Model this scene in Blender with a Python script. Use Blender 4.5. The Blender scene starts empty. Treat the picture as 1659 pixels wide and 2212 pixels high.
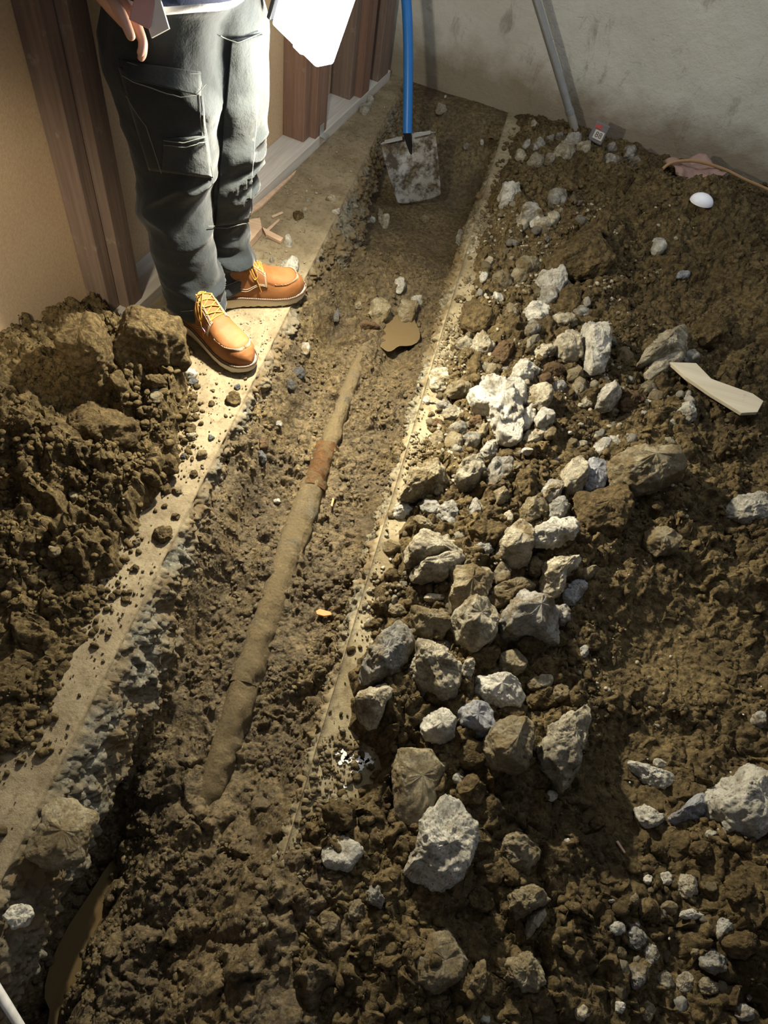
import bpy, math, random
import numpy as np
from mathutils import Vector, Matrix
from mathutils.bvhtree import BVHTree

# ------------------------------------------------------------------ camera, world, exposure
sc = bpy.context.scene
COL = sc.collection
W, H, F = 1659.0, 2212.0, 1570.0
CX, CY = W / 2, H / 2
CAMH = 1.55
_d = np.array([590 - CX, -(2180 - CY), -F]); UPc = -_d / np.linalg.norm(_d)
_f = np.array([1479 - CX, -(-1016 - CY), -F]); _f = _f - UPc * _f.dot(UPc); Yc = _f / np.linalg.norm(_f)
Xc = np.cross(Yc, UPc)
R = np.array([Xc, Yc, UPc])
C = np.array([0.0, 0.0, CAMH])

cam_d = bpy.data.cameras.new('camera'); cam = bpy.data.objects.new('camera', cam_d); COL.objects.link(cam)
cam_d.sensor_fit = 'VERTICAL'; cam_d.sensor_height = 24.0; cam_d.lens = 24.0 * F / H
cam_d.clip_start = 0.05
M4 = Matrix([list(R[i]) + [C[i]] for i in range(3)] + [[0, 0, 0, 1]])
cam.matrix_world = M4
sc.camera = cam

sc.view_settings.view_transform = 'Standard'
sc.view_settings.look = 'None'
sc.view_settings.gamma = 1.0
sc.view_settings.use_curve_mapping = False
sc.view_settings.exposure = 0.42

wd = bpy.data.worlds.new('world'); sc.world = wd; wd.use_nodes = True
bg = wd.node_tree.nodes['Background']
bg.inputs[0].default_value = (0.88, 0.9, 1.0, 1)
bg.inputs[1].default_value = 0.13

LAMP_POWER = 15.0          # bare glow all around the lamp
PANEL_POWER = 64.0         # its front panel
LAMP_COLOR = (1.0, 0.92, 0.73)

# faint fill added overhead, out of view, towards the far right
rl = bpy.data.lights.new('room_fill', 'AREA'); rl.energy = 15.0; rl.size = 1.2; rl.color = (0.86, 0.92, 1.0)
rlo = bpy.data.objects.new('room_fill', rl); COL.objects.link(rlo)
rlo.location = (0.7, 2.3, 2.4); rlo.rotation_euler = (0.0, 0.12, 0)
# warm spot added at the near left, out of view, to brighten the left wall
wl_d = bpy.data.lights.new('wall_fill', 'SPOT'); wl_d.energy = 85.0; wl_d.color = (1.0, 0.85, 0.60); wl_d.shadow_soft_size = .08
wl_d.spot_size = math.radians(31); wl_d.spot_blend = 1.0
wl_o = bpy.data.objects.new('wall_fill', wl_d); COL.objects.link(wl_o); wl_o.location = (-.72, .1, 1.5)
wl_o.rotation_euler = (Vector((-1.15, 1.25, .36)) - Vector((-.72, .1, 1.5))).to_track_quat('-Z', 'Y').to_euler()

# ------------------------------------------------------------------ geometry of the view
def ray(px, py):
    return R @ np.array([px - CX, -(py - CY), -F])
def G(px, py, z=0.0):
    d = ray(px, py); return C + d * ((z - C[2]) / d[2])
def atY(px, py, y):
    d = ray(px, py); return C + d * ((y - C[1]) / d[1])
def P(p):
    c = R.T @ (np.asarray(p) - C); return CX + F * c[0] / -c[2], CY - F * c[1] / -c[2]

# ------------------------------------------------------------------ noise
def _hash(ix, iy, iz, s):
    h = (ix.astype(np.int64) * 374761393 + iy.astype(np.int64) * 668265263 + iz.astype(np.int64) * 2147483647 + s * 974711) & 0xffffffff
    h = ((h ^ (h >> 13)) * 1274126177) & 0xffffffff
    h = ((h ^ (h >> 16)) * 2246822519) & 0xffffffff
    return (h ^ (h >> 15)) & 0xffffffff
def vnoise(x, y, z, s=0):
    """smooth value noise, range about -1..1"""
    x, y, z = np.broadcast_arrays(np.asarray(x, float), np.asarray(y, float), np.asarray(z, float))
    ix, iy, iz = np.floor(x), np.floor(y), np.floor(z)
    fx, fy, fz = x - ix, y - iy, z - iz
    fx = fx * fx * fx * (fx * (fx * 6 - 15) + 10); fy = fy * fy * fy * (fy * (fy * 6 - 15) + 10); fz = fz * fz * (3 - 2 * fz)
    def c(a, b, d):
        return _hash(ix + a, iy + b, iz + d, s) / 2147483648.0 - 1.0
    def pl(d):
        v0 = c(0, 0, d) * (1 - fx) + c(1, 0, d) * fx
        v1 = c(0, 1, d) * (1 - fx) + c(1, 1, d) * fx
        return v0 * (1 - fy) + v1 * fy
    if np.all(fz == 0):
        return pl(0)
    return pl(0) * (1 - fz) + pl(1) * fz
def fbm(x, y, z=0.0, f=1.0, o=4, s=0, g=0.5):
    r = 0; a = 1.0; t = 0
    for k in range(o):
        r = r + a * vnoise(x * f, y * f, np.asarray(z) * f, s + k * 17); t += a; a *= g; f *= 2.03
    return r / t
def worley(x, y, f, s=0):
    """F1, F2, cell random"""
    X, Y = x * f, y * f
    ix, iy = np.floor(X), np.floor(Y)
    F1 = np.full(X.shape, 9.0); F2 = F1.copy(); ID = np.zeros(X.shape); z = np.zeros(X.shape)
    for a in (-1, 0, 1):
        for b in (-1, 0, 1):
            cx, cy = ix + a, iy + b
            jx = _hash(cx, cy, z, s) / 4294967296.0; jy = _hash(cx, cy, z, s + 5) / 4294967296.0
            d = np.hypot(cx + jx - X, cy + jy - Y)
            r = _hash(cx, cy, z, s + 9) / 4294967296.0
            n = d < F1
            F2 = np.where(n, F1, np.minimum(F2, d)); ID = np.where(n, r, ID); F1 = np.where(n, d, F1)
    return F1, F2, ID
def angular(x, y, f, s=0, warp=.3):
    """broken lumps with tilted faces, 0..1"""
    x = x + warp / f * fbm(x, y, 0, f * 2.3, 3, s + 40); y = y + warp / f * fbm(x, y, 3.3, f * 2.3, 3, s + 41)
    X, Y = x * f, y * f; ix, iy = np.floor(X), np.floor(Y); z = np.zeros(X.shape)
    F1 = np.full(X.shape, 9.0); F2 = F1.copy(); h = np.zeros(X.shape)
    for a in (-1, 0, 1):
        for b in (-1, 0, 1):
            cx, cy = ix + a, iy + b
            u = lambda k: _hash(cx, cy, z, s + k) / 4294967296.0
            dx, dy = cx + u(0) - X, cy + u(5) - Y; d = np.hypot(dx, dy); n = d < F1
            hh = .2 + .8 * u(9) ** 1.5 + (u(13) - .5) * 1.5 * dx + (u(17) - .5) * 1.5 * dy
            F2 = np.where(n, F1, np.minimum(F2, d)); h = np.where(n, hh, h); F1 = np.where(n, d, F1)
    e = np.clip((F2 - F1) * 3.2, 0, 1)
    return np.clip(h, 0, 1.4) * e ** .7
def clods(x, y, f, s=0, warp=0.35):
    """rounded lumps 0..1 with broken outlines"""
    wx = x + warp / f * fbm(x, y, 0, f * 1.7, 2, s + 40); wy = y + warp / f * fbm(x, y, 3.3, f * 1.7, 2, s + 41)
    F1, F2, r = worley(wx, wy, f, s)
    e = np.clip((F2 - F1) * 2.2, 0, 1)
    return (1 - (1 - e) ** 2.2) * (0.25 + 0.75 * r) 
def sstep(a, b, x):
    t = np.clip((x - a) / (b - a), 0, 1); return t * t * (3 - 2 * t)
def polydist(X, Y, poly):
    """signed distance to polygon, positive inside"""
    poly = np.asarray(poly); n = len(poly)
    d = np.full(X.shape, 1e9); ins = np.zeros(X.shape, bool)
    for i in range(n):
        a, b = poly[i], poly[(i + 1) % n]
        e = b - a; wx, wy = X - a[0], Y - a[1]
        t = np.clip((wx * e[0] + wy * e[1]) / (e @ e), 0, 1)
        d = np.minimum(d, np.hypot(wx - t * e[0], wy - t * e[1]))
        c = ((a[1] > Y) != (b[1] > Y)) & (X < (b[0] - a[0]) * (Y - a[1]) / (b[1] - a[1] + 1e-12) + a[0])
        ins ^= c
    return np.where(ins, d, -d)

# ------------------------------------------------------------------ mesh helpers
def new_obj(name, me, mat=None, parent=None, smooth=True, auto=None):
    if mat is not None: me.materials.append(mat)
    if smooth and len(me.polygons):
        me.polygons.foreach_set('use_smooth', np.ones(len(me.polygons), bool))
    if auto is not None:
        try: me.set_sharp_from_angle(angle=math.radians(auto))
        except Exception: pass
    o = bpy.data.objects.new(name, me); COL.objects.link(o)
    if parent is not None: o.parent = parent
    return o
def np_mesh(name, V, Fq):
    me = bpy.data.meshes.new(name)
    V = np.ascontiguousarray(V, dtype=np.float32); Fq = np.ascontiguousarray(Fq, dtype=np.int32)
    n, k = Fq.shape
    me.vertices.add(len(V)); me.vertices.foreach_set('co', V.ravel())
    me.loops.add(n * k); me.loops.foreach_set('vertex_index', Fq.ravel())
    me.polygons.add(n); me.polygons.foreach_set('loop_start', np.arange(n, dtype=np.int32) * k)
    me.update(calc_edges=True); me.validate()
    return me
def grid_faces(nu, nv, mask=None, wrap=False):
    i = np.arange(nu - (0 if wrap else 1)); j = np.arange(nv - 1)
    I, J = np.meshgrid(i, j, indexing='ij')
    I2 = (I + 1) % nu
    q = np.stack([I * nv + J, I2 * nv + J, I2 * nv + J + 1, I * nv + J + 1], -1).reshape(-1, 4)
    if mask is not None:
        m = mask.ravel(); q = q[m[q].any(1)]
    return q
def compact(V, q):
    u, inv = np.unique(q.ravel(), return_inverse=True)
    return V[u], inv.reshape(q.shape)
class MB:
    """collects shapes into one mesh"""
    def __init__(s): s.v = []; s.f = []
    def add(s, V, Fs):
        o = len(s.v); s.v += [tuple(map(float, p)) for p in V]; s.f += [tuple(int(i) + o for i in f) for f in Fs]
    def box(s, c, d, M=None):
        c = np.asarray(c, float); d = np.asarray(d, float) / 2
        V = np.array([[x, y, z] for x in (-1, 1) for y in (-1, 1) for z in (-1, 1)]) * d
        if M is not None: V = V @ np.asarray(M).T
        s.add(V + c, [(0, 1, 3, 2), (4, 6, 7, 5), (0, 4, 5, 1), (2, 3, 7, 6), (0, 2, 6, 4), (1, 5, 7, 3)])
    def tube(s, pts, r, n=10, cap=True):
        pts = np.asarray(pts, float); m = len(pts)
        r = np.full(m, r) if np.isscalar(r) else np.asarray(r)
        T = np.gradient(pts, axis=0); T /= np.linalg.norm(T, axis=1)[:, None] + 1e-12
        a = np.array([0, 0, 1.0]) if abs(T[0][2]) < .9 else np.array([1.0, 0, 0])
        V = []
        for i in range(m):
            u = np.cross(T[i], a); u /= np.linalg.norm(u) + 1e-12; a = np.cross(u, T[i])
            for k in range(n):
                t = 2 * math.pi * k / n; V.append(pts[i] + r[i] * (math.cos(t) * u + math.sin(t) * a))
        Fs = [(i * n + k, i * n + (k + 1) % n, (i + 1) * n + (k + 1) % n, (i + 1) * n + k) for i in range(m - 1) for k in range(n)]
        if cap: Fs += [tuple(range(n - 1, -1, -1)), tuple(range((m - 1) * n, m * n))]
        s.add(V, Fs)
    def build(s, name, mat, parent=None, smooth=True, auto=40, bevel=0):
        me = bpy.data.meshes.new(name); me.from_pydata(s.v, [], s.f); me.update()
        o = new_obj(name, me, mat, parent, smooth, auto)
        if bevel:
            b = o.modifiers.new('bevel', 'BEVEL'); b.width = bevel; b.segments = 2; b.limit_method = 'ANGLE'
        return o
def smooth_path(pts, n=8):
    pts = [np.asarray(p, float) for p in pts]; out = []
    for i in range(len(pts) - 1):
        p0 = pts[max(i - 1, 0)]; p1 = pts[i]; p2 = pts[i + 1]; p3 = pts[min(i + 2, len(pts) - 1)]
        for k in range(n):
            t = k / n
            out.append(.5 * ((2 * p1) + (-p0 + p2) * t + (2 * p0 - 5 * p1 + 4 * p2 - p3) * t * t + (-p0 + 3 * p1 - 3 * p2 + p3) * t ** 3))
    out.append(pts[-1]); return np.array(out)
def tag(o, label=None, cat=None, group=None, kind=None):
    if label: o['label'] = label
    if cat: o['category'] = cat
    if group: o['group'] = group
    if kind: o['kind'] = kind
    return o
def empty(name, loc, rz=0.0):
    o = bpy.data.objects.new(name, None); COL.objects.link(o); o.location = loc; o.rotation_euler = (0, 0, rz)
    o.empty_display_size = .05
    return o

# ------------------------------------------------------------------ materials
class NT:
    def __init__(s, name):
        s.m = bpy.data.materials.new(name); s.m.use_nodes = True; s.t = s.m.node_tree
        s.b = s.t.nodes['Principled BSDF']; s.b.inputs['Specular IOR Level'].default_value = 0.3
        s.tc = s.t.nodes.new('ShaderNodeTexCoord'); s.co = s.tc.outputs['Object']
    def L(s, a, b): s.t.links.new(a, b)
    def scaled(s, v, rand=False):
        n = s.t.nodes.new('ShaderNodeMapping'); n.inputs['Scale'].default_value = v; s.L(s.co, n.inputs['Vector'])
        return n.outputs[0]
    def randomize(s):
        oi = s.t.nodes.new('ShaderNodeObjectInfo'); m = s.t.nodes.new('ShaderNodeVectorMath'); m.operation = 'MULTIPLY_ADD'
        cb = s.t.nodes.new('ShaderNodeCombineXYZ')
        for i in range(3): s.L(oi.outputs['Random'], cb.inputs[i])
        s.L(cb.outputs[0], m.inputs[0]); m.inputs[1].default_value = (13.7, 27.1, 9.3); s.L(s.co, m.inputs[2])
        s.co = m.outputs[0]; s.oi = oi
    def noise(s, scale, det=6, rough=.6, vec=None, dist=0.0):
        n = s.t.nodes.new('ShaderNodeTexNoise'); n.inputs['Scale'].default_value = scale; n.inputs['Detail'].default_value = det
        n.inputs['Roughness'].default_value = rough; n.inputs['Distortion'].default_value = dist
        s.L(vec or s.co, n.inputs['Vector']); return n.outputs['Fac']
    def vor(s, scale, feat='F1', out='Distance', vec=None):
        n = s.t.nodes.new('ShaderNodeTexVoronoi'); n.inputs['Scale'].default_value = scale; n.feature = feat
        s.L(vec or s.co, n.inputs['Vector']); return n.outputs[out]
    def ramp(s, fac, stops):
        n = s.t.nodes.new('ShaderNodeValToRGB'); e = n.color_ramp.elements
        while len(e) < len(stops): e.new(.5)
        for i, (p, c) in enumerate(stops):
            e[i].position = p; e[i].color = (c, c, c, 1) if np.isscalar(c) else (*c, 1)
        s.L(fac, n.inputs[0]); return n.outputs[0]
    def mix(s, fac, a, b, mode='MIX'):
        n = s.t.nodes.new('ShaderNodeMix'); n.data_type = 'RGBA'; n.blend_type = mode
        if np.isscalar(fac): n.inputs[0].default_value = fac
        else: s.L(fac, n.inputs[0])
        for k, v in ((6, a), (7, b)):
            if isinstance(v, tuple): n.inputs[k].default_value = (*v, 1)
            else: s.L(v, n.inputs[k])
        return n.outputs[2]
    def math(s, op, a, b=0.0):
        n = s.t.nodes.new('ShaderNodeMath'); n.operation = op
        for k, v in ((0, a), (1, b)):
            if np.isscalar(v): n.inputs[k].default_value = v
            else: s.L(v, n.inputs[k])
        return n.outputs[0]
    def bump(s, h, dist=.004, st=1.0):
        n = s.t.nodes.new('ShaderNodeBump'); n.inputs['Distance'].default_value = dist; n.inputs['Strength'].default_value = st
        s.L(h, n.inputs['Height'])
        if s.b.inputs['Normal'].is_linked: s.L(s.b.inputs['Normal'].links[0].from_socket, n.inputs['Normal'])
        s.L(n.outputs[0], s.b.inputs['Normal'])
    def col(s, c):
        if isinstance(c, tuple): s.b.inputs['Base Color'].default_value = (*c, 1)
        else: s.L(c, s.b.inputs['Base Color'])
    def rough(s, r):
        if np.isscalar(r): s.b.inputs['Roughness'].default_value = r
        else: s.L(r, s.b.inputs['Roughness'])
def plain(name, c, r=.6, metal=0.0, var=.15, sc_=40, bump=0.0):
    n = NT(name); n.col(n.mix(n.noise(sc_), tuple(x * (1 - var) for x in c), tuple(min(1, x * (1 + var)) for x in c)))
    n.rough(r); n.b.inputs['Metallic'].default_value = metal
    if bump: n.bump(n.noise(sc_ * 4), bump)
    return n.m

def soil_mat(name, dark, light, wet=0.0, grit=True, bumpd=.006):
    n = NT(name)
    big = n.noise(5, 6, .65); fine = n.noise(70, 8, .7)
    c = n.mix(n.ramp(big, [(.35, 0.0), (.68, 1.0)]), dark, light)
    c = n.mix(n.ramp(fine, [(.40, .9), (.62, 0.0)]), c, tuple(x * .5 for x in dark))
    if grit:
        v = n.vor(210); pv = n.ramp(v, [(.10, 1.0), (.2, 0.0)])
        sel = n.ramp(n.noise(60, 2), [(.56, 0.0), (.62, 1.0)])
        c = n.mix(n.math('MULTIPLY', pv, sel), c, (.36, .34, .28))
    n.col(c)
    if wet: n.rough(n.ramp(n.noise(7, 5), [(.42, .2), (.66, .7)]))
    else: n.rough(.9)
    n.b.inputs['Specular IOR Level'].default_value = .45 if wet else .15
    n.bump(n.noise(38, 10, .72), bumpd * 2.2); n.bump(n.vor(130), -bumpd * .5); n.bump(n.noise(260, 6, .7), bumpd * .35)
    return n.m
M_MUD = soil_mat('wet_trench_mud', (.12, .085, .040), (.30, .218, .100), wet=1)
M_SOIL = soil_mat('damp_clay_soil', (.115, .082, .038), (.285, .207, .092))
M_SOIL_FINE = soil_mat('fine_brown_soil', (.16, .11, .046), (.24, .17, .075), bumpd=.004)

def slab_mat(name, base, dusty, face):
    n = NT(name)
    c = n.mix(n.ramp(n.noise(9, 8, .65), [(.36, 0.0), (.62, 1.0)]), base, dusty)
    c = n.mix(n.ramp(n.noise(55, 6, .7), [(.52, 0.0), (.66, .8)]), c, (.13, .09, .045))
    c = n.mix(n.ramp(n.vor(150), [(.1, 1.0), (.16, 0.0)]), c, (.30, .29, .25))
    geo = n.t.nodes.new('ShaderNodeNewGeometry'); sx = n.t.nodes.new('ShaderNodeSeparateXYZ'); n.L(n.tc.outputs['Object'], sx.inputs[0])
    fm = n.ramp(n.math('ADD', n.math('MULTIPLY', sx.outputs[2], -40), 0.0), [(.25, 0.0), (.6, 1.0)])
    agg = n.mix(n.ramp(n.noise(48, 8, .75), [(.4, 0.0), (.62, 1.0)]), (.075, .07, .05), face)
    agg = n.mix(n.ramp(n.vor(85), [(.18, .6), (.3, 0.0)]), agg, (.3, .29, .24)); agg = n.mix(n.ramp(n.noise(7, 6), [(.38, 0.0), (.55, .9)]), agg, (.15, .105, .048))
    n.col(n.mix(fm, c, agg)); n.rough(.85)
    n.bump(n.noise(90, 9, .75), .0035); n.bump(n.noise(9, 4), .003)
    return n.m
M_SLAB_L = slab_mat('muddy_concrete_slab', (.17, .13, .075), (.30, .245, .15), (.24, .22, .165))
M_SLAB_R = slab_mat('dusty_concrete_slab', (.20, .155, .08), (.36, .30, .18), (.26, .225, .14))

def rock_mat(name, pale, grey, mud, mudlo=.5, mudhi=.7):
    n = NT(name); n.randomize()
    c = n.mix(n.ramp(n.noise(26, 8, .72), [(.40, 0.0), (.56, 1.0)]), grey, pale)
    v = n.math('SUBTRACT', 1.0, n.math('MULTIPLY', n.oi.outputs['Random'], .35))
    cb = n.t.nodes.new('ShaderNodeCombineXYZ')
    for i in range(3): n.L(v, cb.inputs[i])
    c = n.mix(1.0, c, cb.outputs[0], 'MULTIPLY')
    c = n.mix(n.ramp(n.noise(150, 5, .7), [(.55, 0.0), (.68, .75)]), c, (.16, .15, .13))
    c = n.mix(n.ramp(n.noise(13, 7, .7, dist=.6), [(mudlo, 0.0), (mudhi, 1.0)]), c, mud)
    n.col(c); n.rough(.88); n.b.inputs['Specular IOR Level'].default_value = .2
    n.bump(n.noise(38, 12, .8), .016); n.bump(n.vor(120), -.003); n.bump(n.noise(300, 4), .0012)
    return n.m
MUDC = (.20, .148, .072)
M_PALE = rock_mat('pale_concrete_rubble', (.72, .64, .46), (.36, .31, .21), MUDC, .50, .64)
M_WHITE = rock_mat('whitish_concrete_rubble', (.86, .81, .67), (.52, .48, .38), MUDC, .56, .70)
M_GREY = rock_mat('grey_concrete_rubble', (.60, .57, .49), (.30, .285, .24), MUDC, .47, .62)
M_BLUE = rock_mat('cool_grey_stone', (.56, .56, .57), (.29, .29, .30), MUDC, .55, .72)
M_MUDDY = rock_mat('mud_coated_rubble', (.50, .43, .28), (.28, .22, .12), MUDC, .42, .60)
M_CLOD = soil_mat('clay_clod', (.13, .092, .042), (.28, .20, .09), grit=False, bumpd=.009)
M_RUST = rock_mat('rusty_brown_stone', (.2, .12, .06), (.12, .07, .035), (.13, .085, .04), .45, .6)
M_SLATE = rock_mat('dark_wet_slate', (.20, .20, .19), (.09, .092, .09), (.16, .12, .06), .55, .7)
MATS = dict(d=M_SLATE, p=M_PALE, w=M_WHITE, g=M_GREY, b=M_BLUE, m=M_MUDDY, c=M_CLOD, r=M_RUST)

# ------------------------------------------------------------------ terrain height functions
XL, XR = -0.54, -0.06                       # the two saw cuts along the trench
LW0, LW1 = np.array([-0.948, 1.508]), np.array([-0.656, 3.046])   # front edge of the left wall's sole plate
LD = (LW1 - LW0) / np.linalg.norm(LW1 - LW0); LN = np.array([LD[1], -LD[0]])   # along the wall, into the room
def lw(y, off=0.0):                          # x of the left wall's front line at y
    return LW0[0] + (y - LW0[1]) * LD[0] / LD[1] + off / LN[0]
FW0, FW1 = np.array([-0.598, 3.387]), np.array([1.084, 3.178])
def fwy(x, off=0.0):
    return FW0[1] + (x - FW0[0]) * (FW1[1] - FW0[1]) / (FW1[0] - FW0[0]) - off

def trench_h(X, Y):
    base = -.15 - .05 * sstep(.9, .1, Y) - .07 * sstep(2.15, 2.5, Y)
    cen = XL + .24
    # deeper wet gully on the near left
    base = base - .13 * np.exp(-((X + .47) / .075) ** 2) * sstep(.55, .1, Y)
    base = base - .05 * np.exp(-((X + .43) / .05) ** 2) * sstep(1.0, .7, Y) * sstep(.25, .5, Y)
    base = base + .06 * sstep(-.15, -.03, X) * sstep(2.3, 2.0, Y) + .09 * sstep(-.40, -.50, X) * sstep(.3, .6, Y) * sstep(2.3, 1.9, Y)
    base = base + .20 * sstep(.55, .1, Y) * sstep(-.26, -.06, X)
    # wet hollow beside the pipe's far end
    base = base - .035 * np.exp(-(((X + .19) / .075) ** 2 + ((Y - 1.83) / .14) ** 2))
    base = base + .04 * np.exp(-(((X + .30) / .16) ** 2 + ((Y - 2.28) / .16) ** 2))
    smooth = sstep(2.38, 2.5, Y + .03 * fbm(X, Y, 0, 9, 2, 3)) 
    hol = np.exp(-(((X + .19) / .06) ** 2 + ((Y - 1.83) / .1) ** 2))
    amp = (1 - .88 * smooth) * (1 - .8 * hol)
    base = base - .10 * np.exp(-((X + .46) / .10) ** 2) * sstep(.45, .0, Y)
    n = .028 * fbm(X, Y, 0, 7, 3, 11) + .024 * angular(X, Y, 13, 21) * sstep(-.35, .25, fbm(X, Y, 0, 5, 2, 8)) + .013 * angular(X, Y, 31, 22) * sstep(-.3, .2, fbm(X, Y, 0, 8, 2, 18)) + .007 * angular(X, Y, 70, 23) * sstep(-.3, .2, fbm(X, Y, 0, 11, 2, 28)) + .006 * fbm(X, Y, 0, 45, 4, 24, .65)
    # dug out right up to the far wall
    bank = .22 * sstep(fwy(X, .50), fwy(X, .06), Y)
    return base + 1.35 * amp * n + bank - .008
PLX = lambda pts: np.array([G(*p)[:2] for p in pts])
LHEAP = np.array([G(px, py, .02)[:2] for px, py in [(200, 680), (290, 708), (395, 745), (420, 850), (405, 960), (350, 1060), (305, 1150), (235, 1270), (200, 1340), (120, 1500), (60, 1620), (-60, 1740)]] + [[-.78, -.1], [-1.6, -.1], [-1.6, 1.6], [-1.2, 1.58]])
def left_h(X, Y):
    d = polydist(X, Y, LHEAP) + .03 * fbm(X, Y, 0, 14, 3, 31)
    k = sstep(-.005, .05, d)
    b = -.03 + k * (.035 + .075 * sstep(0, .35, d) * sstep(.35, .75, Y) + .03 * sstep(.5, .9, Y))
    b = b + .05 * np.exp(-(((X + 1.0) / .13) ** 2 + ((Y - 1.26) / .12) ** 2))
    b = b - .045 * np.exp(-(((X + .86) / .13) ** 2 + ((Y - 1.06) / .045) ** 2))
    b = b + .045 * np.exp(-(((X + .88) / .16) ** 2 + ((Y - 1.15) / .035) ** 2))
    b = b + .05 * np.exp(-(((X + .9) / .2) ** 2 + ((Y - .93) / .05) ** 2)) - .03 * np.exp(-(((X + .9) / .13) ** 2 + ((Y - .84) / .04) ** 2))
    rough = k * (.3 + .7 * sstep(.3, .8, Y))
    n = .05 * fbm(X, Y, 0, 6, 3, 33) + .050 * angular(X, Y, 9, 34) + .026 * angular(X, Y, 22, 35) + .014 * angular(X, Y, 50, 36) + .007 * angular(X, Y, 105, 37) + .008 * fbm(X, Y, 0, 40, 4, 38, .65)
    return b + rough * n
RH = PLX([(1105, 300), (1050, 430), (1010, 540), (1000, 660), (960, 760), (925, 880), (900, 1000), (870, 1090), (845, 1190), (815, 1260), (790, 1350), (750, 1450), (765, 1560), (790, 1640), (740, 1710), (660, 1760), (620, 1850), (560, 2010), (490, 2230)])
RH = np.vstack([RH, [[-.25, -.5], [2.2, -.5], [2.2, 3.5], [-.05, 3.5]]])
def gb(X, Y, px, py, sx, sy, h, rot=0.0, z=0.0):
    c = G(px, py, z); dx, dy = X - c[0], Y - c[1]
    ca, sa = math.cos(rot), math.sin(rot)
    u = (dx * ca + dy * sa) / sx; v = (-dx * sa + dy * ca) / sy
    return h * np.exp(-(u * u + v * v))
def right_h(X, Y):
    d = polydist(X, Y, RH) + .035 * fbm(X, Y, 0, 12, 3, 51)
    k = sstep(-.005, .04, d)
    b = -.03 + k * (.04 + .03 * sstep(0, .3, d))
    bm = (gb(X, Y, 1480, 520, .26, .16, .16) + gb(X, Y, 1270, 545, .13, .09, .10) + gb(X, Y, 1620, 700, .16, .22, .10) + gb(X, Y, 1250, 400, .22, .14, .05)
          + gb(X, Y, 1480, 640, .2, .07, .07, .3) + gb(X, Y, 1180, 1100, .22, .28, .03) + gb(X, Y, 1400, 1080, .1, .12, .05) + gb(X, Y, 1600, 1950, .09, .14, .09)
          + gb(X, Y, 1520, 1830, .09, .05, .04) + gb(X, Y, 1640, 1150, .12, .16, .05) + gb(X, Y, 1150, 900, .12, .15, .02)
          - gb(X, Y, 1440, 1450, .18, .12, .025) - gb(X, Y, 1330, 1650, .07, .14, .02) + gb(X, Y, 1230, 1200, .14, .1, .03) - gb(X, Y, 1480, 1600, .1, .06, .03)
          + gb(X, Y, 950, 2080, .12, .05, .03) + gb(X, Y, 1150, 2150, .1, .05, .03))
    flat = np.clip(gb(X, Y, 1450, 1420, .22, .15, 1.15) + gb(X, Y, 1350, 1740, .13, .14, 1.0) + gb(X, Y, 920, 2000, .12, .07, .7), 0, 1)
    amp = k * (1 - .85 * flat)
    n = .034 * fbm(X, Y, 0, 6, 3, 53) + .032 * angular(X, Y, 9, 54) + .022 * angular(X, Y, 21, 55) + .012 * angular(X, Y, 48, 56) + .006 * angular(X, Y, 100, 58) + .007 * fbm(X, Y, 0, 40, 4, 60, .65)
    n2 = .005 * clods(X, Y, 70, 57) + .012 * fbm(X, Y, 0, 5, 2, 59)
    wf = .25 + .75 * sstep(.02, .40, fwy(X) - Y)
    edge = sstep(-.02, .12, X - XR)
    return b * wf + k * (bm + (1 - edge) * -.03) * wf + amp * n * (.45 + .55 * wf) + k * n2
class Grid:
    def __init__(s, fn, x0, x1, y0, y1, res):
        s.x0, s.y0, s.r = x0, y0, res
        s.xs = np.arange(x0, x1, res); s.ys = np.arange(y0, y1, res)
        s.X, s.Y = np.meshgrid(s.xs, s.ys, indexing='ij'); s.Z = fn(s.X, s.Y)
    def at(s, x, y):
        i = np.clip((np.asarray(x) - s.x0) / s.r, 0, len(s.xs) - 1.001); j = np.clip((np.asarray(y) - s.y0) / s.r, 0, len(s.ys) - 1.001)
        a, b = i.astype(int), j.astype(int); u, v = i - a, j - b
        return s.Z[a, b] * (1 - u) * (1 - v) + s.Z[a + 1, b] * u * (1 - v) + s.Z[a, b + 1] * (1 - u) * v + s.Z[a + 1, b + 1] * u * v
    def mesh(s, name, mat, mask=None, jit=.006, seed=0):
        X = s.X + jit * fbm(s.X, s.Y, 0, 45, 2, seed + 1); Y = s.Y + jit * fbm(s.X, s.Y, 0, 45, 2, seed + 2)
        V = np.stack([X, Y, s.Z], -1).reshape(-1, 3)
        q = grid_faces(len(s.xs), len(s.ys), mask); V, q = compact(V, q)
        return new_obj(name, np_mesh(name, V, q), mat)
GT = Grid(trench_h, -.66, .12, -.55, 3.5, .004)
GLh = Grid(left_h, -1.3, -.53, -.1, 1.62, .004)
GR = Grid(right_h, -.12, 1.7, -.5, 3.42, .005)
def zs(x, y):
    x = np.asarray(x, float); y = np.asarray(y, float)
    inL = x < XL - .005; inR = (x > XR + .005)
    return np.where(inL, np.maximum(0, np.where(y < 1.6, GLh.at(x, y), 0)), np.where(inR, np.maximum(0, GR.at(x, y)), GT.at(x, y)))
def hit(px, py):
    d = ray(px, py); t0 = (.5 - C[2]) / d[2]; t1 = (-.45 - C[2]) / d[2]
    t = np.linspace(t0, t1, 1200); p = C[None] + d[None] * t[:, None]
    i = np.argmax(p[:, 2] < zs(p[:, 0], p[:, 1]))
    return p[i]

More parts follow.
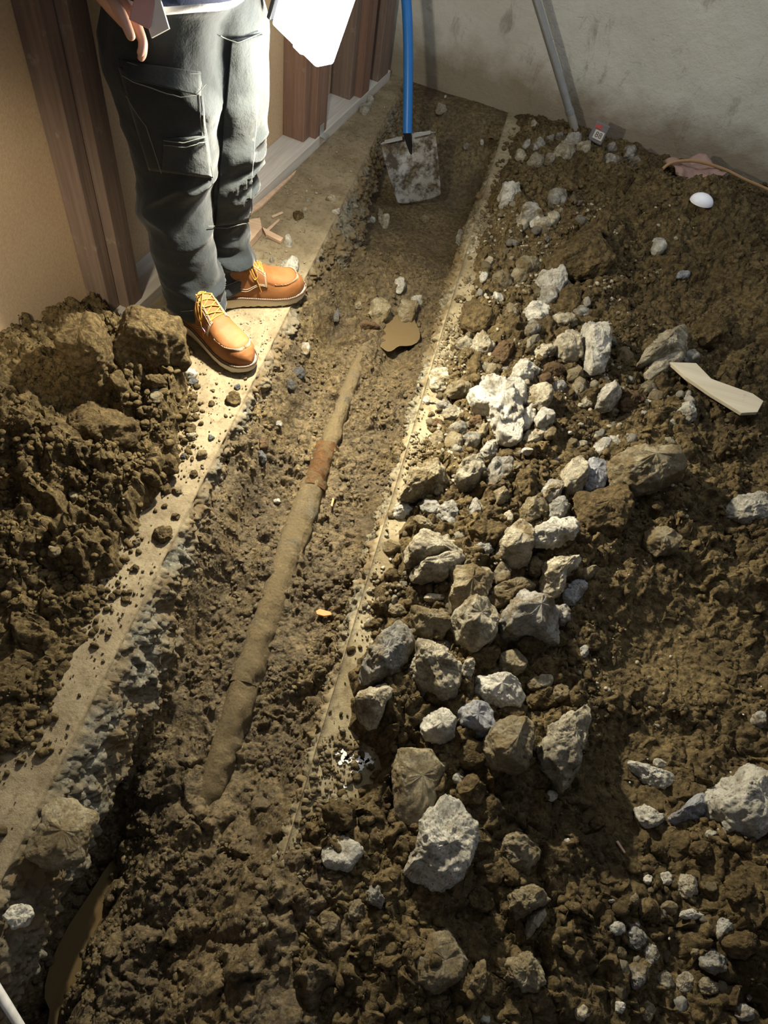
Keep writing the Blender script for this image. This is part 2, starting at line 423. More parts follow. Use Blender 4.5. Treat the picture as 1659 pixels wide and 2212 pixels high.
tr = GT.mesh('trench_mud', M_MUD, GT.Y < fwy(GT.X, -.01), seed=70)
tag(tr, 'wet brown mud along the bottom of the long trench cut through the floor', 'mud', kind='stuff')
lh = GLh.mesh('soil_heap', M_SOIL, (GLh.Z > -.02) & (GLh.X > lw(GLh.Y, -.12)), seed=74, jit=.012)
tag(lh, 'heap of crumbly brown clay soil on the left floor against the tan wall panel', 'soil', kind='stuff')
rh = GR.mesh('soil_spread', M_SOIL, (GR.Z > -.02) & (GR.Y < fwy(GR.X, -.03)), seed=78, jit=.012)
tag(rh, 'dug-out brown soil spread across the floor to the right of the trench', 'soil', kind='stuff')

# ------------------------------------------------------------------ concrete floor with the rough faces of the cut
def slab(name, mat, side, xe, xout, y0, y1, seed):
    ys = np.arange(y0, y1, .004)
    top = np.concatenate([np.linspace(1, .12, 26), np.linspace(.1, 0, 14)])       # 1 = far from the cut
    dep = np.linspace(0, 1, 60)
    nu = len(top) + len(dep); V = np.zeros((nu, len(ys), 3))
    for i, a in enumerate(top):
        xo = xout(ys) if callable(xout) else np.full(len(ys), xout)
        x = xe + (xo - xe) * a
        V[i, :, 0] = x; V[i, :, 1] = ys; V[i, :, 2] = -.0015 + .0015 * fbm(x, ys, 0, 30, 2, seed) * (a > 0)
    ledge = .015 + .05 * np.clip(fbm(ys, ys * 0, 0, 3.1, 3, seed + 3) * 1.6 + .5, 0, 1) if side > 0 else .006 + .02 * np.clip(fbm(ys, ys * 0, 0, 3.1, 3, seed + 3) + .5, 0, 1)
    for k, t in enumerate(dep):
        i = len(top) + k
        zz = -.16 * t
        prof = ledge * np.sin(min(t * 1.6, 1.57)) * sstep(0.02, .2, t) + (.012 * t if side > 0 else 0)
        nx = .016 * fbm(ys, zz * np.ones(len(ys)), 0, 28, 4, seed + 5) * sstep(0, .15, t) + (.012 * angular(ys, zz * np.ones(len(ys)), 24, seed + 7) + .008 * angular(ys, zz * np.ones(len(ys)), 60, seed + 8) + .009 * fbm(ys, zz * np.ones(len(ys)), 0, 90, 3, seed + 6)) * sstep(0, .12, t)
        V[i, :, 0] = xe + side * (prof + nx); V[i, :, 1] = ys; V[i, :, 2] = zz + .006 * fbm(ys, zz * np.ones(len(ys)), 5, 30, 2, seed + 9) * sstep(0, .2, t)
    q = grid_faces(nu, len(ys))
    o = new_obj(name, np_mesh(name, V.reshape(-1, 3), q), mat)
    o['kind'] = 'structure'
    return o
slab('floor', M_SLAB_L, 1, XL, lambda y: lw(y, -.16), -.6, 3.45, 101)
slab('floor', M_SLAB_R, -1, XR, 1.75, -.6, 3.45, 131)

# ------------------------------------------------------------------ walls
def wall_board_mat():
    n = NT('tan_wall_board'); c = n.mix(n.noise(3, 5), (.46, .33, .20), (.58, .44, .28))
    c = n.mix(n.ramp(n.noise(120, 6, .8), [(.35, .35), (.6, 0.0)]), c, (.25, .17, .10)); n.col(c); n.rough(.85)
    n.bump(n.noise(180, 4, .7), .0008); return n.m
M_BOARD = wall_board_mat()
def wood_mat(name, a, b, dust=(.34, .31, .29), dl=.6, ax=2):
    n = NT(name); s = [26, 26, 26]; s[ax] = 1.3
    v = n.scaled(tuple(s)); c = n.mix(n.ramp(n.noise(2.2, 6, .65, v), [(.3, 0.0), (.7, 1.0)]), a, b)
    c = n.mix(n.ramp(n.noise(22, 7, .75), [(dl, 0.0), (dl + .2, .6)]), c, dust)
    n.col(c); n.rough(.75); n.bump(n.noise(2.5, 5, .6, v), .0018); return n.m
M_STUD = wood_mat('dark_brown_timber', (.13, .092, .072), (.22, .16, .125), (.42, .38, .34), .58)
M_STUD2 = wood_mat('reddish_timber', (.15, .085, .06), (.24, .15, .11))
M_PLATE = wood_mat('dusty_sole_plate', (.40, .37, .33), (.56, .53, .48), (.22, .18, .13), .62, 1)
M_PINE = wood_mat('pale_pine', (.42, .28, .18), (.58, .42, .29), (.2, .14, .08), .62, 0)
def slab_box(name, y0, y1, off0, off1, z0, z1, mat, bevel=.002, parent=None, lean=0.0):
    """a box standing along the left wall: from y0 to y1 on the wall line, off = distance into the room"""
    def pt(y, off): 
        b = LW0 + LD * ((y - LW0[1]) / LD[1]); return b + LN * off
    a, b = pt(y0, off0), pt(y1, off1)
    mid = (pt(y0, off0) + pt(y1, off0) + pt(y0, off1) + pt(y1, off1)) / 4
    L_ = (y1 - y0) / LD[1]; D_ = off1 - off0
    mb = MB(); mb.box((0, 0, (z1 - z0) / 2), (D_, L_, z1 - z0))
    o = mb.build(name, mat, parent, smooth=False, auto=None, bevel=bevel)
    o.location = (mid[0], mid[1], z0); o.rotation_euler = (0, 0, math.atan2(LD[1], LD[0]) - math.pi / 2)
    return o
w = slab_box('wall_left', -.6, 3.42, -.155, -.12, -.05, 2.4, M_BOARD, 0); w['kind'] = 'structure'
w = slab_box('trim_1', 1.40, 3.33, -.12, 0.0, -.005, .038, M_PLATE); w['kind'] = 'structure'
def stud(y0, y1, o0, o1, mat, label, z0=.038, z1=2.4):
    o = slab_box('wall_stud', y0, y1, o0, o1, z0, z1, mat); tag(o, label, 'stud'); return o
stud(1.470, 1.510, -.12, -.045, M_STUD, 'speckled dark timber stud nearest the soil heap, set back beside a deeper stud', .0)
stud(1.512, 1.572, -.12, -.012, M_STUD, 'deep dark timber stud just left of the person, standing on the sole plate', .0)
stud(2.60, 2.645, -.12, -.03, M_STUD2, 'set-back reddish stud behind the person, nearer of the middle pair')
stud(2.648, 2.735, -.12, -.004, M_STUD2, 'reddish wide stud under the work lamp with a tin bracket at its foot')
stud(2.99, 3.03, -.12, -.03, M_STUD, 'narrow dark stud between the middle pair and the corner post')
stud(3.033, 3.11, -.12, .0, M_STUD2, 'brown stud standing right of the work lamp near the corner')
stud(3.20, 3.30, -.12, .0, M_STUD, 'dark corner post behind the blue shovel handle')
mb = MB(); mb.box((0, 0, .02), (.003, .03, .04)); mb.box((.012, 0, .0015), (.026, .034, .003))
b_ = mb.build('metal_bracket', plain('galvanised_tin', (.55, .56, .55), .45, .7), smooth=False, auto=None)
pb = LW0 + LD * ((2.69 - LW0[1]) / LD[1]) + LN * (.0); b_.location = (pb[0], pb[1], .038); b_.rotation_euler = (0, 0, math.atan2(LN[1], LN[0]))
tag(b_, 'small tin angle bracket at the foot of the reddish middle stud', 'bracket')

def plaster_mat():
    n = NT('stained_plaster_wall')
    c = n.mix(n.ramp(n.noise(2.2, 6, .6), [(.3, 0.0), (.7, 1.0)]), (.52, .51, .44), (.68, .665, .575))
    st = n.noise(5, 8, .75, n.scaled((1.6, 1, .8)), 1.2)
    c = n.mix(n.ramp(st, [(.56, 0.0), (.74, .8)]), c, (.17, .14, .095))
    c = n.mix(n.ramp(n.noise(11, 7, .7, n.scaled((.5, 1, 1.8)), 2.5), [(.66, 0.0), (.72, .85)]), c, (.09, .08, .06))
    sx = n.t.nodes.new('ShaderNodeSeparateXYZ'); n.L(n.co, sx.inputs[0])
    lowz = n.math('ADD', sx.outputs[2], n.math('MULTIPLY', n.noise(9, 4), -.2))
    c = n.mix(n.ramp(lowz, [(.0, .8), (.14, 0.0)]), c, (.22, .17, .10))
    n.col(c); n.rough(.9); n.bump(n.noise(14, 8, .65), .006); n.bump(n.noise(120, 5), .001); return n.m
V = []; xs = np.linspace(-1.0, 1.9, 90); zz = np.linspace(-.4, 2.4, 80)
XX, ZZ = np.meshgrid(xs, zz, indexing='ij')
YY = fwy(XX) + .004 * fbm(XX, ZZ, 0, 5, 3, 5)
VV = np.stack([XX, YY, ZZ], -1).reshape(-1, 3); q = grid_faces(90, 80)
VB = VV.copy(); VB[:, 1] = VB[:, 1] + .12
w = new_obj('wall_back', np_mesh('wall_back', np.vstack([VV, VB]), np.vstack([q, q[:, ::-1] + len(VV)])), plaster_mat()); w['kind'] = 'structure'

# ------------------------------------------------------------------ rocks
rng = np.random.default_rng(7)
def resample(poly, n):
    c = poly.mean(0); out = np.zeros(n)
    th = np.arange(n) * 2 * math.pi / n
    for i, t in enumerate(th):
        d = np.array([math.cos(t), math.sin(t)]); best = 0
        for k in range(len(poly)):
            a, b = poly[k] - c, poly[(k + 1) % len(poly)] - c; e = b - a
            det = d[0] * -e[1] + d[1] * e[0]
            if abs(det) < 1e-12: continue
            s_ = (a[0] * -e[1] + a[1] * e[0]) / det; u = (d[0] * a[1] - d[1] * a[0]) / det
            if s_ > 0 and -1e-6 <= u <= 1 + 1e-6: best = max(best, s_)
        out[i] = best
    return c, th, out
def rock_mesh(name, th, rad, h, seed, lump=1.0, facets=7, nlat=None, below=.5, boxy=0.0):
    n = len(th); nlat = nlat or n // 2; rg = np.random.default_rng(seed)
    ph = np.linspace(-math.pi / 2, math.pi / 2, nlat)
    T, PH = np.meshgrid(th, ph, indexing='ij')
    cr = np.abs(np.cos(PH)) ** (.75 - .45 * boxy); R_ = rad[:, None] * cr
    sz = np.sign(np.sin(PH)) * np.abs(np.sin(PH)) ** (.8 + .5 * boxy)
    Z = np.where(sz > 0, sz * h, sz * h * below)
    V = np.stack([R_ * np.cos(T), R_ * np.sin(T), Z], -1)
    m = rad.mean()
    # tilt of the top: one side higher
    a = rg.uniform(0, 6.28); tl = rg.uniform(.0, .3) * h / m
    V[..., 2] += np.where(Z > 0, tl * (V[..., 0] * math.cos(a) + V[..., 1] * math.sin(a)) * np.clip(Z / h, 0, 1), 0)
    for k in range(facets):
        a = rg.uniform(0, 6.28); e = rg.uniform(.15, 1.35)
        nn = np.array([math.cos(a) * math.cos(e), math.sin(a) * math.cos(e), math.sin(e)])
        dd = V @ nn; lim = dd.max() * rg.uniform(.66, .9); o = dd > lim
        V = np.where(o[..., None], V - nn * ((dd - lim) * .93)[..., None], V)
    s = min(m, h * 1.3) * lump; f = 1.0 / max(m, .01)
    off = rg.uniform(0, 50, 3)
    P_ = V + off
    nn_ = fbm(P_[..., 0], P_[..., 1], P_[..., 2], f * 2.6, 5, seed + 3, .62); rd = 1 - np.abs(fbm(P_[..., 0], P_[..., 1], P_[..., 2], f * 1.8, 3, seed + 8)) * 3
    dsp = .20 * fbm(P_[..., 0], P_[..., 1], P_[..., 2], f * 1.1, 2, seed) + .24 * nn_ + .06 * rd
    nrm = V / (np.linalg.norm(V, axis=-1, keepdims=True) + 1e-9)
    V = V + nrm * (dsp * s)[..., None]
    V[:, 0] = V[:, 0].mean(0); V[:, -1] = V[:, -1].mean(0)
    q = grid_faces(n, nlat, wrap=True)
    return np_mesh(name, V.reshape(-1, 3), q)
NSEED = [1000]
NROCK = [0]
def rock(poly_px, kind, label, name=None, cat=None, h=None, group=None, facets=7, lump=1.0, hk=.55, sink=.16, on=None):
    """poly_px: outline in the picture, given its own distance on the ground and its own thickness"""
    poly_px = np.asarray(poly_px, float); c = poly_px.mean(0)
    lowpt = poly_px[np.argmax(poly_px[:, 1])]
    g = hit(*c) if on is None else np.array([*G(*c, on)[:2], on])
    z0 = g[2]
    w0 = np.array([G(x, y, z0)[:2] for x, y in poly_px]); ext = np.sqrt(abs(np.sum(w0[:, 0] * np.roll(w0[:, 1], -1) - w0[:, 1] * np.roll(w0[:, 0], -1))) / 2)
    hh = h if h else ext * hk
    wp = np.array([G(x, y, z0 + .35 * hh)[:2] for x, y in poly_px])
    if not on is None: pass
    npx = max(np.ptp(poly_px[:, 0]), np.ptp(poly_px[:, 1]))
    n = 110 if npx > 90 else (64 if npx > 45 else 32)
    cc, th, rad = resample(wp, n)
    rad = np.convolve(np.concatenate([rad[-1:], rad, rad[:1]]), [.2, .6, .2], 'valid')
    zz = z0 if on is not None else float(np.median(zs(cc[0] + .6 * rad * np.cos(th), cc[1] + .6 * rad * np.sin(th))))
    NSEED[0] += 1; NROCK[0] += 1
    nm = name or {'c': 'soil_clod', 'p': 'concrete_chunk', 'w': 'concrete_chunk', 'g': 'concrete_chunk', 'b': 'stone', 'm': 'concrete_chunk', 'r': 'stone', 'd': 'stone'}[kind]
    bx_ = 1.0 if any(k_ in label for k_ in ('slab', 'block', 'square', 'flat ', 'ledge')) else .25
    me = rock_mesh(nm, th, rad, hh, NSEED[0], lump * (.75 if bx_ == 1.0 else 1.0), facets if bx_ < 1 else 4, boxy=bx_)
    o = new_obj(nm, me, MATS[kind]); o.location = (cc[0], cc[1], zz - sink * hh + hh * .2)
    tag(o, label, cat or {'soil_clod': 'clod', 'concrete_chunk': 'rubble', 'stone': 'stone'}.get(nm, 'stone'), group)
    return o
def ell(cx, cy, w_, h_, ang=0, n=9):
    rg = np.random.default_rng(int(cx * 7 + cy * 13))
    t = np.arange(n) * 2 * math.pi / n + rg.uniform(-.2, .2, n); r = rg.uniform(.86, 1.1, n)
    x = w_ / 2 * r * np.cos(t); y = h_ / 2 * r * np.sin(t); a = math.radians(ang)
    return np.stack([cx + x * math.cos(a) - y * math.sin(a), cy + x * math.sin(a) + y * math.cos(a)], -1)
def fr(ox, oy, s):                                   # outline read off an enlarged view
    return lambda pts: [(ox + x / s, oy + y / s) for x, y in pts]
A5 = fr(740, 1100, 2.765); A6 = fr(600, 1400, 1.5666); A4 = fr(850, 750, 3.318); A3 = fr(850, 400, 2.05); A2 = fr(800, 900, 1.931); A7 = fr(0, 650, 2.37)
big = [
 (A5([(375,250),(400,185),(470,140),(590,150),(700,130),(760,190),(800,280),(760,310),(600,260),(480,310),(385,310)]), 'p', 'wide craggy concrete block lying behind the long bright ledge-shaped chunk', .07),
 (A5([(390,350),(420,320),(520,300),(640,250),(720,245),(760,290),(700,330),(620,380),(500,385),(410,375)]), 'p', 'long bright ledge-shaped concrete chunk with deep shadow under its front', .055),
 (A5([(640,330),(760,310),(870,330),(915,390),(905,450),(860,530),(780,580),(680,560),(640,490),(660,430)]), 'm', 'mud-stained concrete block right of the ledge-shaped chunk', .07),
 (A5([(930,240),(950,150),(1080,55),(1115,110),(1130,200),(1120,280),(1060,320),(950,290)]), 'p', 'angular cream concrete block left of the smooth oval cobble', .07),
 (A5([(1120,150),(1150,100),(1260,70),(1370,75),(1430,140),(1430,185),(1350,205),(1180,200),(1125,185)]), 'w', 'smooth oval whitish cobble lying sideways on the soil', .05, 'cobble'),
 (A5([(1195,390),(1220,320),(1290,290),(1340,250),(1400,250),(1420,310),(1400,370),(1340,400),(1330,470),(1280,500),(1220,470)]), 'p', 'knobbly pale chunk below the smooth oval cobble', .05),
 (A5([(1330,490),(1345,440),(1400,405),(1460,415),(1470,450),(1430,500),(1410,550),(1350,565)]), 'b', 'small bluish-grey pebble-shaped stone touching the knobbly pale chunk', .035),
 (A5([(1420,380),(1450,330),(1500,310),(1530,350),(1500,400),(1460,410)]), 'm', 'muddy stone just behind the bluish-grey stone', .03),
 (A5([(905,360),(940,310),(990,320),(1015,370),(990,430),(930,430)]), 'm', 'little muddy lump right of the mud-stained block', .03),
 (A5([(660,620),(740,565),(820,560),(900,600),(920,650),(910,750),(860,830),(760,840),(690,770),(670,700)]), 'p', 'large upright cream concrete chunk with a flat pitted face', .08),
 (A5([(950,640),(1000,570),(1060,500),(1160,475),(1230,510),(1300,560),(1320,650),(1310,790),(1200,780),(1080,740),(970,730)]), 'g', 'biggest grey slab-like chunk, shadowed, right of the upright cream chunk', .08),
 (A5([(860,545),(900,470),(1050,430),(1160,430),(1150,480),(1050,520),(990,570),(900,580)]), 'm', 'flat tan slab fragment tucked behind the biggest grey chunk', .045),
 (A5([(410,560),(470,580),(560,590),(640,640),(650,700),(600,760),(520,750),(440,700)]), 'm', 'dull brown chunk left of the upright cream chunk', .06),
 (A5([(95,970),(160,850),(240,760),(330,670),(400,740),(420,830),(390,930),(300,990),(180,1030),(100,1010)]), 'g', 'triangular grey chunk with a pointed top beside the trench edge', .085),
 (A5([(405,910),(440,850),(480,760),(560,760),(610,840),(700,900),(720,1000),(700,1110),(600,1100),(480,1040),(420,980)]), 'p', 'craggy pale chunk leaning right of the triangular grey chunk', .08),
 (A5([(710,940),(740,900),(790,900),(780,980),(760,1040),(715,1020)]), 'p', 'narrow upright pale fragment between two larger chunks', .05),
 (A5([(790,965),(860,960),(960,975),(1040,1030),(1080,1110),(1050,1170),(950,1200),(860,1150),(800,1090)]), 'w', 'flat whitish chunk with smooth hollow spots on its face', .05),
 (A5([(80,1140),(120,1050),(220,1045),(310,1070),(300,1130),(250,1180),(220,1270),(170,1290),(100,1220)]), 'p', 'standalone wedge-shaped chunk below the triangular grey chunk, casting a long shadow', .085),
 (A5([(490,1290),(500,1220),(560,1190),(630,1200),(690,1260),(670,1340),(600,1370),(510,1360)]), 'w', 'small chunk with bright cream top and bluish side above the tan flat slab', .055),
 (A5([(680,1210),(740,1160),(830,1150),(900,1200),(910,1300),(850,1360),(760,1350),(700,1290)]), 'b', 'rounded shaded grey chunk under the flat whitish chunk', .05),
 (A5([(850,1370),(900,1290),(990,1250),(1100,1260),(1140,1340),(1170,1430),(1130,1540),(1050,1590),(920,1550),(860,1480)]), 'm', 'big square mud-topped chunk in the middle right foreground', .085),
 (A5([(1215,1420),(1240,1290),(1330,1230),(1420,1190),(1470,1130),(1490,1190),(1480,1300),(1440,1450),(1410,1580),(1340,1700),(1300,1600),(1220,1530)]), 'p', 'tall spike-shaped concrete shard pointing towards the viewer', .11),
 (A5([(330,1390),(480,1370),(600,1390),(650,1450),(600,1600),(540,1800),(450,1880),(320,1840),(310,1659)]), 'm', 'flat tan slab fragment half sunk in soil left of the big square chunk', .035),
 (A6([(490,600),(520,540),(560,515),(620,540),(655,590),(665,650),(650,720),(600,810),(520,835),(455,810),(445,740),(475,690)]), 'w', 'large isolated grey-white boulder with a hollow in its face, lower centre', .10),
 (A6([(755,660),(790,625),(850,620),(880,650),(885,710),(840,760),(780,750)]), 'm', 'round soil-coated stone right of the isolated grey-white boulder', .06),
 (A6([(140,700),(160,650),(220,630),(290,650),(290,700),(240,755),(170,745)]), 'w', 'flat whitish patchy concrete scrap at the trench edge left of the isolated boulder', .02),
 (A6([(1450,540),(1470,460),(1540,400),(1659,385),(1740,450),(1740,600),(1640,650),(1560,675),(1500,620)]), 'w', 'largest whitish boulder cut off by the right side of the picture', .11),
 (A6([(1190,370),(1210,375),(1280,410),(1360,415),(1360,450),(1300,480),(1250,450),(1200,400)]), 'w', 'jagged pointed white shard left of the largest whitish boulder', .03),
 (A6([(1215,540),(1250,530),(1280,560),(1320,570),(1320,600),(1260,605),(1225,580)]), 'w', 'curved cream shard in front of the jagged white shard', .03),
 (A6([(1320,570),(1380,540),(1430,480),(1460,520),(1440,580),(1340,610)]), 'b', 'grey-blue fragment wedged against the largest whitish boulder', .03),
 (A6([(780,830),(820,810),(900,805),(930,850),(870,880),(830,920),(790,900)]), 'm', 'broken muddy grey chunk below the round soil-coated stone', .05),
 (A6([(840,950),(870,890),(905,870),(910,910),(870,960),(850,990)]), 'p', 'slim upright pale flake in front of the broken muddy grey chunk', .03),
 (A6([(300,830),(330,790),(370,840),(350,880),(310,860)]), 'g', 'small dark grey stone left below the isolated boulder', .03),
 (A6([(440,1130),(510,960),(600,950),(660,1020),(630,1120),(530,1170)]), 'm', 'flat soil-covered slab piece near the bottom centre', .03),
 (A4([(585,290),(620,240),(700,190),(770,145),(830,190),(920,220),(960,290),(930,400),(950,560),(900,620),(800,610),(740,480),(700,400),(620,370)]), 'w', 'largest bright cream boulder at the middle of the rubble, lit strongly', .085),
 (A4([(10,1010),(100,900),(350,810),(440,850),(450,960),(330,1010),(160,1060),(20,1060)]), 'm', 'long muddy wedge-shaped chunk lying across the right edge of the trench', .07),
 (A4([(670,930),(700,800),(770,790),(860,840),(840,950),(760,1010),(660,1040)]), 'g', 'grey block with a shaded flat side right of the long muddy wedge', .06),
 (A4([(460,900),(480,790),(560,740),(650,780),(660,900),(620,990),(500,960)]), 'p', 'lumpy chunk just right of the long muddy wedge', .07),
 (A2([(990,180),(1100,130),(1265,150),(1320,250),(1200,290),(1030,280)]), 'm', 'thick flat block with a bright top edge and dark front on the right', .085),
 (A2([(850,350),(940,310),(1065,315),(1090,400),(1040,500),(900,490),(850,430)]), 'c', 'big square brown clay clod below the thick flat block', .08),
 (A2([(830,190),(870,175),(900,230),(890,320),(810,320),(800,240)]), 'p', 'upright pale chunk, left of a matching pair beside the thick flat block', .06),
 (A2([(895,190),(940,180),(990,240),(980,300),(910,310),(880,240)]), 'b', 'rounded grey-white chunk, right of a matching pair beside the thick flat block', .06),
 (A2([(715,300),(750,260),(800,265),(800,330),(750,355),(715,340)]), 'g', 'small faceted grey chunk left of the pale upright pair', .045),
 (A2([(1150,470),(1220,470),(1290,520),(1280,560),(1200,570),(1150,530)]), 'm', 'round flattened stone in shade right of the square brown clod', .04),
 (A2([(1520,340),(1600,320),(1700,340),(1700,430),(1580,420),(1500,390)]), 'w', 'pale chunk at the right side of the picture above the smooth soil', .05),
 (A3([(625,390),(670,365),(740,385),(770,430),(740,470),(670,440),(630,415)]), 'w', 'bright elongated chunk at the foot of the brown soil mound', .05),
 (A3([(860,570),(885,560),(930,620),(975,700),(950,780),(890,795),(870,740),(860,650)]), 'w', 'tall pointed pale shard standing up in the upper rubble', .085),
 (A3([(1110,740),(1180,660),(1290,635),(1325,670),(1280,740),(1180,760),(1080,790)]), 'p', 'large coarse pale chunk behind the wooden board', .07),
 (A3([(1120,830),(1140,780),(1230,750),(1285,765),(1270,800),(1200,830),(1140,850)]), 'p', 'flat pale chunk touching the left end of the wooden board', .05),
 (A3([(720,680),(770,645),(830,655),(855,700),(850,750),(790,770),(740,730)]), 'p', 'knobbly chunk directly left of the tall pointed shard', .055),
 (A3([(905,960),(930,900),(985,860),(1030,890),(1010,940),(950,980)]), 'w', 'brightest white jagged fragment left of the wooden board', .05),
 (A3([(300,590),(330,500),(420,500),(465,560),(450,620),(360,620)]), 'c', 'large squat clay clod sitting on the right edge of the trench', .06),
 (A3([(470,30),(490,5),(530,20),(565,5),(565,50),(520,90),(475,85)]), 'w', 'two-lobed pale chunk near the top beside the dark end of the trench', .06),
 (A3([(680,290),(760,210),(900,200),(960,250),(990,330),(870,380),(720,360)]), 'c', 'long brown clay clod crowning the soil mound', .08),
 (A3([(1330,600),(1400,560),(1470,620),(1480,680),(1380,690)]), 'c', 'dark shaded clay clod near the right side above the board', .06),
 (A7([(560,120),(690,112),(860,150),(950,180),(965,290),(850,335),(700,335),(600,310),(540,230)]), 'c', 'flat-topped clay slab beside the right boot, lit on top', .10),
 (A7([(290,230),(340,140),(500,125),(570,200),(580,310),(500,360),(380,330),(290,300)]), 'c', 'crumbly clay block left of the flat-topped clay slab', .09),
 (A7([(340,560),(470,520),(640,560),(720,620),(700,700),(500,720),(350,690)]), 'c', 'large dark overhanging clay block in the middle of the left heap', .05),
 (A7([(560,360),(630,370),(655,430),(600,440),(550,410)]), 'c', 'pale-topped clay clod in front of the crumbly clay block', .035),
 (A7([(740,400),(830,390),(860,420),(800,440),(750,430)]), 'c', 'small clay clod in front of the flat-topped clay slab', .025),
 (A7([(690,850),(760,830),(830,900),(790,920),(700,890)]), 'c', 'brown clod with a flat lit face at the lower edge of the left heap', .035),
 (A7([(800,800),(880,790),(930,860),(860,885),(800,850)]), 'c', 'dark clod at the outer corner of the left heap', .03),
 (fr(0,1400,2.37)([(110,1060),(260,760),(380,780),(480,860),(470,960),(430,1100),(230,1110)]), 'm', 'large flat jagged concrete piece hanging off the left edge of the trench', .035),
 (fr(0,1400,2.37)([(470,740),(500,705),(540,780),(530,850),(480,830)]), 'w', 'narrow pale flake on the jagged piece at the left trench edge', .03),
 (fr(0,1400,2.37)([(15,1380),(60,1320),(130,1305),(170,1350),(130,1420),(60,1440)]), 'w', 'smooth white oval stone at the lower left beside the dark water', .03),
]
for it in big:
    poly, k, lab, h = it[:4]
    o = rock(poly, k, lab, name=it[4] if len(it) > 4 else None, h=h, facets=3 if 'smooth' in lab or 'oval' in lab else 8, on=(0.0 if 'hanging off' in lab or 'white oval' in lab else None))

def E(sp, rows):
    for (x, y, w_, h_, k, lab, *rest) in rows:
        p = sp(ell(x, y, w_, h_, rest[0] if rest else 0).tolist())
        rock(p, k, lab, name=rest[1] if len(rest) > 1 else None, facets=6)
E(A4, [
 (345,205,200,140,'p','egg-shaped pale chunk left of the largest cream boulder, resting on bare floor'),
 (480,282,200,120,'m','tan chunk between the egg-shaped chunk and the largest cream boulder'),
 (945,170,220,150,'w','bright chunk directly behind the largest cream boulder',-25),
 (1035,350,220,190,'p','blocky chunk touching the right flank of the largest cream boulder'),
 (970,490,100,190,'w','upright cream fragment, left of two under the blocky chunk',15),
 (1088,505,140,130,'w','faceted cream fragment, right of two under the blocky chunk'),
 (1140,155,190,80,'r','flat rusty-brown stone behind the blocky chunk'),
 (1085,225,100,80,'r','dark brown stone below the flat rusty-brown stone'),
 (1190,262,110,80,'g','small round grey stone right of the dark brown stone'),
 (1320,165,150,110,'m','muddy chunk below the tall pointed shard'),
 (1345,275,75,140,'g','narrow grey chip standing right of the small round grey stone',15),
 (1410,360,90,70,'p','small pale egg-like pebble left of the bright white jagged fragment'),
 (1585,670,160,60,'w','long cream finger-shaped fragment above the upright pale pair',35),
 (1500,725,130,130,'g','square grey chunk beside the long cream finger-shaped fragment'),
 (237,375,45,62,'w','tiny bright white pebble on the floor strip by the trench'),
 (445,480,180,90,'p','oval pale stone right of the tiny bright white pebble'),
 (370,395,120,60,'g','thin grey chip between the tan chunk and the oval pale stone'),
 (615,430,90,110,'w','bright cream nugget left of the largest cream boulder'),
 (610,520,130,80,'r','dark brown nugget under the bright cream nugget'),
 (325,640,120,130,'m','rough muddy chunk beside the reddish stone by the trench'),
 (310,545,90,80,'r','reddish-brown stone on the floor strip by the trench'),
 (470,570,150,90,'g','low grey stone right of the reddish-brown stone'),
 (430,685,150,150,'m','pointed muddy chunk overhanging the bare tan floor'),
 (560,645,140,150,'g','grey chunk between the pointed muddy chunk and the cream wedge'),
 (700,715,110,170,'w','bright cream wedge with one flat sunlit-looking face',25),
 (650,590,120,90,'m','small muddy chunk under the largest cream boulder'),
 (785,650,80,90,'g','little grey pebble right of the cream wedge'),
 (800,780,140,140,'c','round clay clod right of the cream wedge'),
 (880,840,90,80,'m','muddy pebble below the round clay clod'),
 (990,655,150,80,'p','flat thin slab chip tilted over a shadow, mid rubble',-10),
 (975,720,110,50,'w','thin pale sliver just under the tilted slab chip'),
 (950,980,200,220,'c','tall brown clay clod in the centre of the rubble'),
 (440,1065,140,90,'c','small round clay clod in the shadow of the long muddy wedge'),
 (325,1020,80,90,'m','muddy nub against the front of the long muddy wedge'),
 (265,1130,140,130,'g','jagged grey piece on the trench side below the long muddy wedge'),
 (390,1190,150,170,'g','rough grey chunk right of the jagged grey piece'),
 (590,1140,100,170,'g','upright grey fragment in the gap below the lumpy chunk'),
 (700,1190,150,120,'c','brown clod right of the upright grey fragment'),
 (825,1225,80,90,'p','small pointed cream chip left of the angular cream block'),
 (60,1165,150,120,'w','bright white-topped chunk right on the trench edge'),
 (225,1255,190,70,'m','curled thin tan flake beside the trench edge',30),
 (780,1060,110,120,'m','muddy chunk above the small pointed cream chip'),
 (860,1110,90,80,'c','clay lump below the grey flat-sided block'),
 (1010,1160,220,160,'m','broad muddy chunk behind the smooth oval cobble',-15),
 (1180,1150,150,150,'g','grey-tan chunk between the oval cobble and square brown clod'),
 (700,1330,240,170,'c','dark clay clod behind the angular cream block'),
 (1270,610,40,30,'w','tiny white crumb in the fine rubble above the pale pair'),
 (1360,690,80,60,'p','pale crumbly lump left of the square grey chunk'),
 (1030,600,150,70,'p','cream lump above the tilted slab chip'),
 (1120,620,90,90,'m','muddy lump right of the tilted slab chip'),
])
